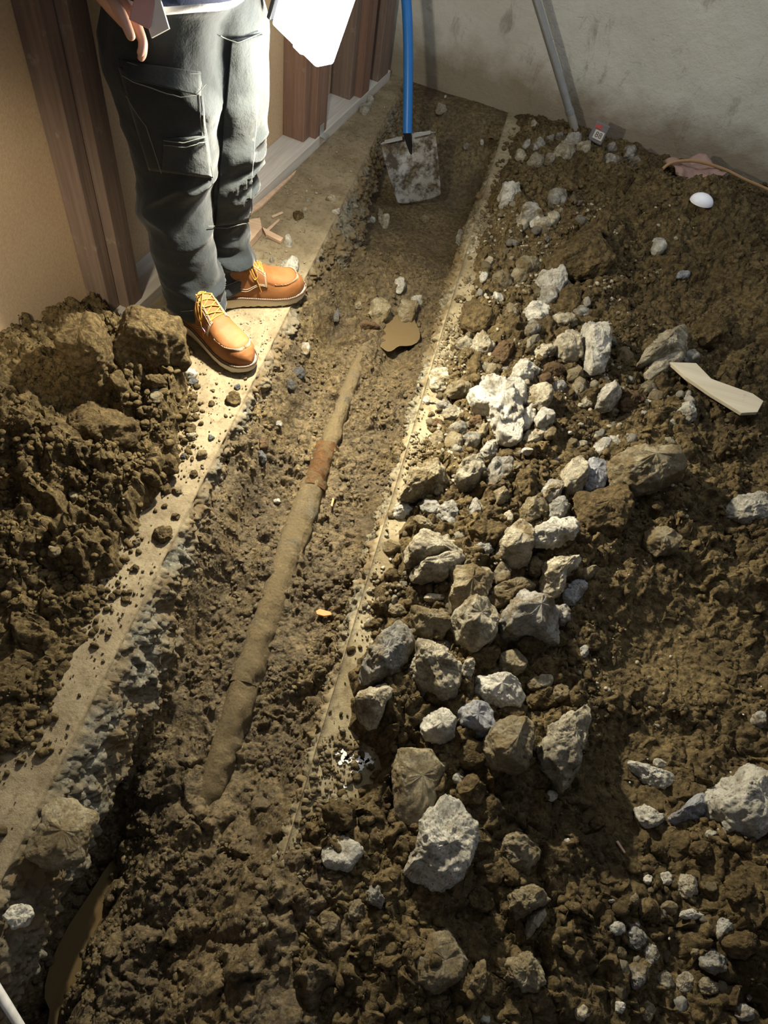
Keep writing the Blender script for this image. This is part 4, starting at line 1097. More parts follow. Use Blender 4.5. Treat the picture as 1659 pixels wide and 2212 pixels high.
M_PLY = wood_mat('dusty_pale_board', (.50, .43, .30), (.62, .55, .41), (.2, .15, .08), .62, 0)
M_GREYWOOD = wood_mat('weathered_grey_wood', (.42, .41, .38), (.58, .57, .54), (.2, .16, .1), .65, 1)
plank('wooden_board', [(1443, 788), (1500, 790), (1533, 824), (1622, 856), (1645, 872), (1632, 896), (1598, 898), (1533, 858), (1478, 820)], zm(.035), .012, M_PLY, 'pale pointed wooden board lying on the rubble at the right side', 'board')
plank('wood_block', [(530, 492), (562, 486), (566, 508), (535, 545), (520, 530)], .0, .03, M_PINE, 'pale pine offcut lying on the floor just behind the left trouser leg', 'wood')
plank('wood_splinter', [(566, 496), (612, 520), (606, 528), (574, 512)], .0, .012, M_PINE, 'thin pine offcut pointing away from the larger pine block', 'wood')
plank('wood_splinter', [(586, 468), (610, 458), (612, 462), (588, 472)], .0, .004, M_PINE, 'tiny reddish wood splinter on the floor under the middle studs', 'wood')
plank('wood_splinter', [(572, 500), (602, 474), (605, 477), (577, 504)], .0, .004, M_PINE, 'long dull wood sliver behind the pine offcuts', 'wood')
plank('baseboard_scrap', [(534, 462), (560, 440), (640, 372), (636, 380), (565, 450), (536, 470)], .0, .01, M_PINE, 'narrow pine strip lying against the foot of the sole plate', 'wood')
plank('wood_chip', [(682, 1322), (690, 1317), (712, 1323), (720, 1330), (700, 1333), (684, 1329)], zm(.012), .006, plain('orange_wood', (.62, .27, .10), .7), 'bright orange wood chip lying on the mud right of the pipe', 'wood')
plank('wood_chip', [(718, 1076), (722, 1080), (718, 1096), (714, 1094)], zm(.008), .004, plain('orange_wood_small', (.55, .26, .11), .7), 'tiny orange splinter right of the pipe below the rusty coupling', 'wood')
plank('wood_splinter', [(1329, 1818), (1334, 1816), (1351, 1842), (1347, 1844)], zm(.006), .004, M_PINE, 'thin straw-coloured splinter on the smooth soil at the lower right', 'wood')
plank('wood_strip', [(-30, 965), (30, 915), (64, 888), (56, 915), (0, 968), (-30, 985)], .09, .01, M_GREYWOOD, 'weathered grey wood strip sticking out at the left side of the heap', 'wood')
plank('brick_piece', [(-20, 1000), (-20, 975), (30, 940), (52, 958), (45, 980), (5, 992)], .06, .03, plain('red_brick', (.38, .17, .09), .85, 0, .3, 60, .002), 'orange-red brick piece under the grey wood strip at the left side', 'brick')
plank('torn_paper', [(8, 905), (30, 898), (34, 906), (14, 914)], .11, .003, plain('cream_scrap', (.7, .6, .42), .8), 'little cream scrap on the soil above the grey wood strip', 'scrap')
mb = MB(); a_ = G(-30, 2095, .03); b_ = G(55, 2235, .03); mb.tube([a_ - a_, (b_ - a_) * .5 + [0, 0, .004], b_ - a_], [.007, .008, .007], 10)
o = mb.build('wooden_stick', M_GREYWOOD); o.location = a_; tag(o, 'blurred pale stick crossing the bottom left corner', 'stick')
# plaster splash
rgp = np.random.default_rng(5)
def splash(pts, label, th=.002):
    V, Fs, mb = [], [], MB()
    for (x, y, r_) in pts:
        g = hit(x, y); g[2] = max(0, float(zs(g[0], g[1]))); n = 14; ring = []
        rr = r_ * rgp.uniform(.6, 1.25, n)
        V = [(g[0] + rr[k] * math.cos(k * 2 * math.pi / n), g[1] + rr[k] * math.sin(k * 2 * math.pi / n), g[2] - .004) for k in range(n)] + [(g[0] + .85 * rr[k] * math.cos(k * 2 * math.pi / n), g[1] + .85 * rr[k] * math.sin(k * 2 * math.pi / n), g[2] + th) for k in range(n)]
        mb.add(V, [(k, (k + 1) % n, (k + 1) % n + n, k + n) for k in range(n)] + [tuple(range(n, 2 * n))])
    o = mb.build('plaster_splash', plain('white_plaster', (.8, .79, .74), .8, 0, .1, 30)); tag(o, label, 'plaster'); return o
splash([(730, 1622, .012), (742, 1634, .013), (752, 1640, .011), (768, 1622, .012), (776, 1640, .014), (790, 1638, .013), (798, 1648, .010), (778, 1656, .012), (768, 1668, .010), (774, 1684, .008), (760, 1630, .008), (735, 1648, .006), (745, 1700, .005)], 'white plaster splash dried on the right floor beside the trench edge')

# cord, plastic, carton near the back wall
cd = smooth_path([G(1425, 372, .10), G(1450, 352, .13), G(1500, 348, .13), G(1560, 364, .11), G(1610, 388, .09), G(1665, 412, .07), G(1760, 455, .06)], 8)
mb = MB(); mb.tube(cd - cd[0], .006, 8); o = mb.build('cord', plain('tan_cord', (.36, .22, .10), .7)); o.location = cd[0]; tag(o, 'tan cord lying on the soil along the foot of the back wall', 'cord')
def sheet(name, quad, z, mat, label, cat, amp=.02, seed=3, n=24, th=.0015):
    Vs = []
    A, B, D, E_ = [G(x, y, z) for x, y in quad]
    for i in range(n):
        for j in range(n):
            u, v = i / (n - 1), j / (n - 1); p = (A * (1 - u) + B * u) * (1 - v) + (E_ * (1 - u) + D * u) * v
            p = p + np.array([0, 0, amp * (1 + 1.2 * float(fbm(p[0] + seed, p[1], 0, 14, 3, seed)))]) + .01 * np.array([float(fbm(p[0], p[1], 2, 20, 2, seed + 4)), float(fbm(p[0], p[1], 5, 20, 2, seed + 5)), 0]); Vs.append(p)
    Vs = np.array(Vs); c = Vs.mean(0); o = new_obj(name, np_mesh(name, Vs - c, grid_faces(n, n)), mat); o.location = c
    m = o.modifiers.new('s', 'SOLIDIFY'); m.thickness = th; tag(o, label, cat); return o
sheet('plastic_scrap', [(1425, 362), (1500, 352), (1562, 392), (1470, 420)], .07, plain('dirty_pink_plastic', (.30, .19, .15), .5, 0, .3, 12), 'crumpled dirty pinkish plastic scrap beside the tan cord at the back wall', 'plastic', .03)
wb = hit(1512, 441); V = []
mb = MB(); n = 24
for j in range(9):
    a_ = j / 8 * math.pi / 2
    for k in range(n): t = k * 2 * math.pi / n; mb.v.append((.042 * math.cos(a_) * math.cos(t), .034 * math.cos(a_) * math.sin(t), .03 * math.sin(a_)))
mb.f = [(j * n + k, j * n + (k + 1) % n, (j + 1) * n + (k + 1) % n, (j + 1) * n + k) for j in range(8) for k in range(n)] + [tuple(range(n - 1, -1, -1))]
o = mb.build('white_cap', plain('smooth_white_plastic', (.82, .84, .88), .35, 0, .03)); o.location = (wb[0], wb[1], float(zs(wb[0], wb[1])) + .006); tag(o, 'smooth white dome-shaped cap on the soil near the back wall', 'cap')
ct = hit(1284, 306); cart = empty('carton', (ct[0], ct[1], float(zs(ct[0], ct[1])) + .0), -.25); tag(cart, 'small crushed carton with a pale label beside the foot of the metal bar', 'carton')
mb = MB(); mb.box((0, 0, .035), (.062, .03, .075)); cb_ = mb.build('box', plain('grey_carton', (.16, .15, .15), .6, 0, .3, 60), cart, False, None, .004); 
mb = MB(); mb.box((.004, -.0160, .028), (.040, .002, .032)); lb_ = mb.build('pale_label', plain('label_white', (.62, .58, .5), .6), cart, False, None)
mb = MB(); mb.box((-.01, -.0160, .056), (.026, .002, .014)); mb.build('red_label', plain('label_red', (.45, .08, .06), .6), cart, False, None)
def text(name, body, size, mat, parent, loc, rot):
    cu = bpy.data.curves.new(name, 'FONT'); cu.body = body; cu.size = size; cu.extrude = .0006; cu.align_x = 'CENTER'; cu.align_y = 'CENTER'
    o = bpy.data.objects.new(name, cu); COL.objects.link(o); o.data.materials.append(mat); o.parent = parent; o.location = loc; o.rotation_euler = rot; dg = bpy.context.evaluated_depsgraph_get(); dg.update(); me = bpy.data.meshes.new_from_object(o.evaluated_get(dg)); bpy.data.objects.remove(o)
    o = new_obj(name, me, None, parent, False); o.location = loc; o.rotation_euler = rot
    if not me.materials: me.materials.append(mat)
    return o
text('lettering', '88', .03, plain('ink', (.12, .11, .11), .6), cart, (.004, -.0176, .028), (math.pi / 2, 0, 0))
cart.rotation_euler = (math.radians(-20), math.radians(6), -.2)

# ------------------------------------------------------------------ person
person = empty('person', (-.78, 1.64, 0.0)); PO = np.array([-.78, 1.64, 0.0])
tag(person, 'person in dark cargo trousers and tan laced work boots standing at the left trench edge', 'person')
def denim_mat(name, c, hi):
    n = NT(name); w_ = n.noise(420, 2, .5, n.scaled((1, 1, .35)))
    k = n.mix(w_, tuple(x * .8 for x in c), tuple(x * 1.25 for x in c))
    k = n.mix(n.ramp(n.noise(6, 6, .65), [(.5, 0.0), (.72, .65)]), k, hi)
    k = n.mix(n.ramp(n.noise(16, 5, .7, None, 1.5), [(.68, 0.0), (.76, .5)]), k, (.28, .25, .18))
    n.col(k); n.rough(.9); n.b.inputs['Sheen Weight'].default_value = .15; n.bump(n.noise(26, 5, .6), .0035); n.bump(n.noise(300, 2), .0005); return n.m
M_JEAN = denim_mat('dark_cotton_duck', (.016, .021, .024), (.042, .049, .051))
M_THREAD = plain('grey_thread', (.12, .13, .12), .8)
def loft(rows, Y0, Y1, ryk, nr=40, nseg=60, capup=None):
    """rows of (left px, right px, row px): a trouser leg as stacked rings, each at its own height"""
    n = len(rows); Cn, Rx = [], []
    for i, (l, r_, y) in enumerate(rows):
        Y = Y0 + (Y1 - Y0) * i / (n - 1); a = atY(l, y, Y); b = atY(r_, y, Y); c = (a + b) / 2; Cn.append(c); Rx.append(abs((b - a)[0]) / 2 * 1.0)
    Cs = smooth_path(Cn, 8); Rs = smooth_path([np.array([r_, 0, 0]) for r_ in Rx], 8)[:, 0]
    return Cs, Rs, ryk
def tube_rings(Cs, Rx, Ry, nr=48):
    mb = MB(); V = []
    for c, rx, ry in zip(Cs, Rx, Ry):
        for k in range(nr):
            t = 2 * math.pi * k / nr; V.append((c[0] + rx * math.cos(t), c[1] + ry * math.sin(t), c[2]))
    m = len(Cs); Fs = [(i * nr + k, i * nr + (k + 1) % nr, (i + 1) * nr + (k + 1) % nr, (i + 1) * nr + k) for i in range(m - 1) for k in range(nr)]
    Fs += [tuple(range(nr - 1, -1, -1)), tuple(range((m - 1) * nr, m * nr))]; mb.add(V, Fs); return mb
near_rows = [(380, 478, 652), (364, 473, 606), (326, 452, 510), (302, 447, 420), (290, 460, 320), (262, 466, 220), (238, 468, 130), (236, 470, 40), (234, 474, -60)]
far_rows = [(452, 542, 606), (440, 545, 556), (420, 532, 490), (415, 545, 400), (420, 560, 320), (425, 574, 250), (425, 572, 150), (420, 566, 60), (412, 562, -60)]
def remesh(parts, vox):
    mb = MB()
    for p in parts: mb.add(p.v, p.f)
    me = bpy.data.meshes.new('tmp'); me.from_pydata(mb.v, [], mb.f); o = bpy.data.objects.new('tmp', me); COL.objects.link(o)
    md = o.modifiers.new('r', 'REMESH'); md.mode = 'VOXEL'; md.voxel_size = vox
    s_ = o.modifiers.new('s', 'SMOOTH'); s_.iterations = 6; s_.factor = .6
    dg = bpy.context.evaluated_depsgraph_get(); dg.update(); out = bpy.data.meshes.new_from_object(o.evaluated_get(dg)); bpy.data.objects.remove(o); return out
nc, nrx, _ = loft(near_rows, 1.575, 1.615, .9); fc, frx, _ = loft(far_rows, 1.725, 1.735, .9)
nry = np.interp(nc[:, 2], [0, .3, .85], [.068, .085, .105]); fry = np.interp(fc[:, 2], [0, .3, .85], [.066, .082, .10])
pz = [.80, .86, .93, 1.0]; pel = tube_rings([np.array([-.775, 1.672, z]) for z in pz], [.10, .135, .14, .135], [.12, .165, .17, .16])
jm = remesh([tube_rings(nc, nrx, nry), tube_rings(fc, frx, fry), pel], .006)
nvt = len(jm.vertices); co = np.zeros(nvt * 3); jm.vertices.foreach_get('co', co); co = co.reshape(-1, 3)
no = np.array([v.normal[:] for v in jm.vertices])
x, y, z = co.T
# folds: stacked above the hem, slanting at the knee, long and soft on the thigh
th1 = np.arctan2(y - np.interp(z, nc[:, 2], nc[:, 1]), x - np.interp(z, nc[:, 2], nc[:, 0]))
isn = y < (np.interp(z, nc[:, 2], nc[:, 1]) + np.interp(z, fc[:, 2], fc[:, 1])) / 2
low = sstep(.30, .08, z); knee = np.exp(-((z - .42) / .12) ** 2); up_ = sstep(.45, .7, z)
rid = lambda v: 1 - np.abs(v) * 2.4
f1 = rid(vnoise(x * 9, y * 9, z * 30 + 8 * (x + .7), 7)) * .021 * low
f2 = rid(vnoise(x * 7 + z * 6, y * 7, z * 15 - x * 12, 8)) * .017 * knee
f3 = rid(vnoise(x * 7 - z * 3, y * 6, z * 5 + x * 7, 9)) * .012 * up_
f4 = .004 * fbm(x, y, z, 14, 3, 10)
hemf = np.where(z < .10, 0.002, 0)
co2 = co + no * (f1 + f2 + f3 + f4 + hemf)[:, None]
jm.vertices.foreach_set('co', (co2 - PO).ravel()); jm.update()
jeans = new_obj('trousers', jm, M_JEAN, person)
jeans['label'] = 'dark greenish-black cargo trousers'
bvh = BVHTree.FromPolygons([tuple(v) for v in co2], [tuple(p.vertices) for p in jm.polygons])
def surf(px, py, off=.003):
    d = Vector(ray(px, py)).normalized(); h = bvh.ray_cast(Vector(C), d)
    if h[0] is None: return None
    n_ = h[1] if h[1].dot(d) < 0 else -h[1]
    return np.array(h[0] + n_ * off)
def patch(name, quad, mat, off=.0025, n=18, thick=.002, parent=None, label=None, ymin=-9, off2=None):
    A, B, D, E_ = [np.array(p, float) for p in quad]; V = np.zeros((n, n, 3)); ok = np.ones((n, n), bool)
    last = None
    for i in range(n):
        for j in range(n):
            u, v = i / (n - 1), j / (n - 1); p = (A * (1 - u) + B * u) * (1 - v) + (E_ * (1 - u) + D * u) * v
            s_ = surf(p[0], p[1], off + ((off2 - off) * v if off2 else 0))
            if s_ is None or s_[1] < ymin: ok[i, j] = False
            else: V[i, j] = s_ - PO
    m = ok[:-1, :-1] & ok[1:, :-1] & ok[:-1, 1:] & ok[1:, 1:]
    q = grid_faces(n, n).reshape(n - 1, n - 1, 4)[m]; 
    Vc, q = compact(V.reshape(-1, 3), q.reshape(-1, 4))
    o = new_obj(name, np_mesh(name, Vc, q), mat, parent); s_ = o.modifiers.new('s', 'SOLIDIFY'); s_.thickness = thick; s_.offset = 0
    if label: o['label'] = label
    return o
def stitch(name, pts, parent, r=.0009, off=.0045, mat=None):
    out = []; 
    for i in range(len(pts) - 1):
        for k in range(10):
            t = k / 10; s_ = surf(pts[i][0] * (1 - t) + pts[i + 1][0] * t, pts[i][1] * (1 - t) + pts[i + 1][1] * t, off)
            if s_ is not None: out.append(s_ - PO)
    s_ = surf(*pts[-1], off)
    if s_ is not None: out.append(s_ - PO)
    if len(out) < 3: return
    mb = MB(); mb.tube(out, r, 6); return mb.build(name, mat or M_THREAD, parent)
J = fr(150, 0, 2.765)
M_JEAN2 = denim_mat('dark_cotton_duck_pocket', (.020, .025, .027), (.052, .059, .059))
pocket = patch('cargo_pocket', J([(300, 400), (775, 470), (850, 1060), (480, 1010)]), M_JEAN2, .004, 26, .003, jeans)
patch('pocket_flap', J([(290, 350), (770, 420), (745, 555), (400, 440)]), M_JEAN2, .007, 22, .004, jeans, None, -9, .026)
patch('tool_pocket', J([(566, 822), (805, 800), (835, 1050), (560, 1010)]), M_JEAN2, .008, 16, .003, jeans)
patch('knee_panel', [(500, 84), (566, 74), (536, 478), (466, 486)], M_JEAN2, .004, 40, .003, jeans)
M_TH2 = plain('pale_grey_thread', (.15, .16, .145), .8)
for nm, pp in [('flap_seam', [(350, 425), (650, 560), (720, 550), (765, 480)]), ('flap_seam', [(360, 360), (560, 430), (770, 430)]), ('side_seam', [(775, 480), (800, 800), (845, 1060)]), ('side_seam', [(765, 560), (785, 800), (825, 1050)]),
               ('pocket_seam', [(566, 824), (680, 838), (805, 802)]), ('pocket_seam', [(568, 850), (690, 862), (808, 826)]), ('pocket_seam', [(350, 560), (470, 740), (520, 900), (560, 1020)])]:
    stitch(nm, J(pp), jeans, .0009, {'side_seam': .007, 'flap_seam': .030 if pp[0][1] == 425 else .011}.get(nm, .0115), M_TH2)
stitch('thigh_seam', J([(885, 205), (1000, 245), (1130, 195)]), jeans, .001, .0065)
stitch('knee_seam', [(445, 488), (490, 490), (532, 478)], jeans, .001, .0065)
stitch('hem_seam', [(392, 672), (430, 668), (474, 652)], jeans, .001, .003)
stitch('hem_seam', [(484, 618), (515, 606), (540, 590)], jeans, .001, .003)

# boots
def leather(name, a, b):
    n = NT(name); c = n.mix(n.ramp(n.noise(14, 6, .6), [(.35, 0.0), (.7, 1.0)]), a, b); c = n.mix(n.ramp(n.noise(60, 6, .7), [(.62, 0.0), (.75, .3)]), c, tuple(x * .55 for x in a))
    n.col(c); n.rough(.6); n.b.inputs['Specular IOR Level'].default_value = .22; n.bump(n.noise(120, 5), .0006); n.bump(n.noise(18, 4), .0015); return n.m
M_LEA = leather('tan_oiled_leather', (.22, .088, .028), (.31, .135, .05)); M_LEA2 = leather('brown_quarter_leather', (.19, .08, .03), (.27, .12, .045))
M_SOLE = plain('cream_wedge_sole', (.62, .55, .42), .75, 0, .15, 30, .001); M_WELT = plain('dark_welt', (.07, .035, .02), .6)
M_LACE = plain('golden_lace', (.42, .23, .045), .7); M_BRASS = plain('pale_brass_eyelet', (.75, .66, .42), .3, .7); M_STIT = plain('cream_stitch', (.50, .42, .30), .8)
L_ = .305
def hwid(x):
    return np.interp(x, [0, .006, .02, .05, .10, .15, .20, .235, .265, .285, .297, .303, .305], [.0, .020, .031, .036, .034, .040, .0485, .050, .045, .034, .020, .009, 0])
def htop(x): return np.interp(x, [0, .01, .03, .06, .10, .13, .155, .175, .20, .235, .265, .285, .297, .305], [.05, .10, .13, .14, .135, .12, .098, .080, .066, .058, .052, .040, .026, .008])
def zsole(x): return np.interp(x, [0, .08, .16, .24, .305], [.040, .036, .027, .024, .030])
def bpt(x, th, off=0.0):
    w_ = float(hwid(x)); h_ = float(htop(x)); c, s_ = math.cos(th), math.sin(th)
    y_ = math.copysign(abs(c) ** .62, c) * w_ * (1 + .02 * s_); z_ = float(zsole(x)) + .004 + h_ * abs(s_) ** .85
    if off:
        y_ += off * c * 1.0; z_ += off * abs(s_)
    return np.array([x, y_, z_])
def moc_x(u): return .168 + .112 * (1 - abs(u) ** 2.6) ** (1 / 2.6)
def make_boot(nm, toe, yaw, side, label):
    root = empty(nm, (0, 0, 0)); root.parent = person
    hx = toe[0] - L_ * math.cos(yaw), toe[1] - L_ * math.sin(yaw); root.location = (hx[0] - PO[0], hx[1] - PO[1], .002); root.rotation_euler = (0, 0, yaw); root['label'] = label
    # sole
    xs_ = np.concatenate([np.linspace(0, .02, 8), np.linspace(.03, .28, 40), np.linspace(.284, .305, 12)])
    mb = MB(); out = [(x_, 1) for x_ in xs_] + [(x_, -1) for x_ in xs_[::-1][1:-1]]; n = len(out); V = []
    for lvl in range(4):
        for i, (x_, sg) in enumerate(out):
            e = [.001, .004, .0045, .0035][lvl]; w_ = float(hwid(x_)) + e; xx = x_ + (e * (x_ / L_ * 2 - 1)); 
            zz = [0 + (.0025 if (int(x_ / .011) % 2 and lvl == 0) else 0) + (.008 * sstep(.26, .305, x_) if lvl == 0 else 0), .006 + .006 * float(sstep(.26, .305, x_)), float(zsole(x_)) * .75, float(zsole(x_))][lvl]
            V.append((xx, sg * w_, zz))
    Fs = [(l * n + i, l * n + (i + 1) % n, (l + 1) * n + (i + 1) % n, (l + 1) * n + i) for l in range(3) for i in range(n)] + [tuple(range(n - 1, -1, -1)), tuple(range(3 * n, 4 * n))]
    mb.add(V, Fs); s_ = mb.build('sole', M_SOLE, root, True, 50); 
    mb = MB(); ring = []
    for (x_, sg) in out: ring.append((x_ + .005 * (x_ / L_ * 2 - 1), sg * (float(hwid(x_)) + .0042), float(zsole(x_)) + .002))
    ring.append(ring[0]); mb.tube(ring, .0032, 8, False); mb.build('welt', M_WELT, root)
    mb = MB()
    for i in range(0, len(ring) - 1):
        a, b = np.array(ring[i]), np.array(ring[i + 1]); mb.tube([a + (b - a) * .15 + [0, 0, .0032], a + (b - a) * .75 + [0, 0, .0032]], .0009, 5)
    mb.build('welt_stitching', M_STIT, root)
    # upper
    xs2 = np.concatenate([np.linspace(0, .02, 8), np.linspace(.025, .27, 70), np.linspace(.273, .305, 18)]); nth = 49; V = np.zeros((len(xs2), nth, 3))
    for i, x_ in enumerate(xs2):
        for j in range(nth):
            th = math.pi * j / (nth - 1); u = (th - math.pi / 2) / math.radians(50); off = 0
            if abs(u) < 1:
                off = .0028 * float(sstep(0, .006, moc_x(u) - x_)) * float(sstep(.155, .17, x_))
            V[i, j] = bpt(x_, th, off)
    up = new_obj('upper', np_mesh('upper', V.reshape(-1, 3), grid_faces(len(xs2), nth)), M_LEA, root)
    mb = MB(); us = np.linspace(-.985, .985, 61)
    seam = [bpt(moc_x(u), math.pi / 2 + u * math.radians(50), .0015) for u in us]; mb.tube(seam, .0016, 6); mb.build('toe_seam', M_LEA2, root)
    mb = MB()
    for u in np.linspace(-.98, .98, 46):
        a = bpt(moc_x(u) - .003, math.pi / 2 + u * math.radians(48), .0045); b = bpt(moc_x(u) + .0025, math.pi / 2 + u * math.radians(52), .001); mb.tube([a, (a + b) / 2 + [0, 0, .0012], b], .0008, 5)
    mb.build('toe_stitching', M_STIT, root)
    # quarters with the lace gap
    for sg in (1, -1):
        n1, n2 = 30, 20; V = np.zeros((n1, n2, 3))
        for i in range(n1):
            x_ = .02 + (.178 - .02) * i / (n1 - 1)
            for j in range(n2):
                t = j / (n2 - 1); gap = .30; lo = .12 + .35 * float(sstep(.11, .17, x_)); ang = lo + (math.pi / 2 - gap - lo) * t
                th = ang if sg > 0 else math.pi - ang; V[i, j] = bpt(x_, th, .0022)
        o = new_obj('quarter', np_mesh('quarter', V.reshape(-1, 3), grid_faces(n1, n2)), M_LEA2, root); m_ = o.modifiers.new('s', 'SOLIDIFY'); m_.thickness = .0022; m_.offset = 0
        mb = MB()
        for gg in (.36, .41, .56): mb.tube([bpt(x_, (math.pi / 2 - gg) if sg > 0 else math.pi / 2 + gg, .0042) for x_ in np.linspace(.10, .176, 14)], .0007, 5)
        fe = lambda k, dx: bpt(.178 - dx, (.47 + (math.pi / 2 - .3 - .47) * k) if sg > 0 else math.pi - (.47 + (math.pi / 2 - .3 - .47) * k), .0042)
        for dx in (.003, .006): mb.tube([fe(k, dx) for k in np.linspace(0, 1, 12)], .0007, 5)
        for kk in (0.0, .05): mb.tube([bpt(x_, (.14 + kk + .35 * float(sstep(.11, .17, x_))) if sg > 0 else math.pi - (.14 + kk + .35 * float(sstep(.11, .17, x_))), .0042) for x_ in np.linspace(.03, .17, 20)], .0007, 5)
        mb.build('quarter_stitching', M_STIT, root)
    ey = [.170, .155, .140, .125, .110]; 
    for x_ in ey:
        for sg in (1, -1):
            c = bpt(x_, math.pi / 2 - sg * .40, .0045); c2 = bpt(x_, math.pi / 2 - sg * .44, .0045); t_ = c2 - c; t_ /= np.linalg.norm(t_); f_ = np.array([1.0, 0, 0]); f_ = bpt(x_ + .004, math.pi / 2 - sg * .40, .0045) - c; f_ /= np.linalg.norm(f_)
            mb = MB(); mb.tube([c + .0032 * (math.cos(a) * t_ + math.sin(a) * f_) for a in np.linspace(0, 2 * math.pi, 15)], .0011, 6, False); mb.build('eyelet', M_BRASS, root)
    for i in range(len(ey) - 1):
        for sg in (1, -1):
            a = bpt(ey[i], math.pi / 2 - sg * .40, .006); b = bpt(ey[i + 1], math.pi / 2 + sg * .40, .006); m_ = (a + b) / 2 + [0, 0, .004 + .001 * sg]
            mb = MB(); mb.tube(smooth_path([a, m_, b], 6), .0017, 7); mb.build('lace', M_LACE, root)
    a = bpt(ey[0], math.pi / 2 - .4, .006); b = bpt(ey[0], math.pi / 2 + .4, .006); mb = MB(); mb.tube(smooth_path([a, (a + b) / 2 + [0, 0, .003], b], 6), .0017, 7); mb.build('lace', M_LACE, root)
    k = side; base = bpt(.118, math.pi / 2, .008)
    lp = smooth_path([base, base + [.006, k * .024, .010], bpt(.125, math.pi / 2 - k * .75, .014), bpt(.138, math.pi / 2 - k * 1.0, .009), bpt(.148, math.pi / 2 - k * .8, .010), bpt(.14, math.pi / 2 - k * .5, .012), base + [.004, k * .006, .004]], 8)
    mb = MB(); mb.tube(lp, .0017, 7); mb.build('lace_loop', M_LACE, root)
    lp = smooth_path([base, bpt(.128, math.pi / 2 - k * .6, .010), bpt(.15, math.pi / 2 - k * 1.1, .006), bpt(.158, math.pi / 2 - k * 1.35, .004)], 8); mb = MB(); mb.tube(lp, .0016, 7); mb.build('lace_end', M_LACE, root)
    return root
yaw1 = math.atan2(-.157, .304)
bo = make_boot('boot', (-.556, 1.436), yaw1, -1, 'tan leather boot of the right foot, toe pointing at the viewer')
# little flag tab sewn at the quarter edge
M_FLR = plain('flag_red', (.55, .06, .06), .7, 0, .02); M_FLW = plain('flag_white', (.85, .85, .85), .7, 0, .02); M_FLB = plain('flag_blue', (.05, .08, .32), .7, 0, .02)
fc_ = bpt(.152, math.pi - .40, .006); fx = bpt(.164, math.pi - .40, .006) - fc_; fx /= np.linalg.norm(fx); fz = bpt(.152, math.pi - .62, .006) - fc_; fz /= np.linalg.norm(fz)
mb = MB(); mb.add([fc_, fc_ + fx * .014, fc_ + fx * .014 + fz * .010, fc_ + fz * .010], [(0, 1, 2, 3)]); fl = mb.build('flag_tab', M_FLW, bo, False, None); s_ = fl.modifiers.new('s', 'SOLIDIFY'); s_.thickness = .0012; s_.offset = 0
fl.data.materials.append(M_FLR); fl.data.materials.append(M_FLB)
on = np.cross(fx, fz); on = on / np.linalg.norm(on); on = on if on[1] < 0 else -on
V, Fm = [], []
me = fl.data
vv = [tuple(v.co) for v in me.vertices]; ff = [(0, 1, 2, 3)]; mats_ = [0]
def q4(x0, x1, z0, z1, mi, e=.0009):
    o_ = len(vv); 
    for (a, b) in ((x0, z0), (x1, z0), (x1, z1), (x0, z1)): vv.append(tuple(fc_ + fx * a + fz * b + on * e))
    ff.append((o_, o_ + 1, o_ + 2, o_ + 3)); mats_.append(mi)
for k in range(4): q4(0, .014, k * .0028, k * .0028 + .0014, 1)
q4(0, .006, .005, .010, 2, .0012)
me2 = bpy.data.meshes.new('flag_tab'); me2.from_pydata(vv, [], ff); me2.materials.append(M_FLW); me2.materials.append(M_FLR); me2.materials.append(M_FLB)
for p_, mi in zip(me2.polygons, mats_): p_.material_index = mi
fl.data = me2
make_boot('boot', (-.521, 1.826), math.radians(32), -1, 'tan leather boot of the left foot, toe over the trench edge')

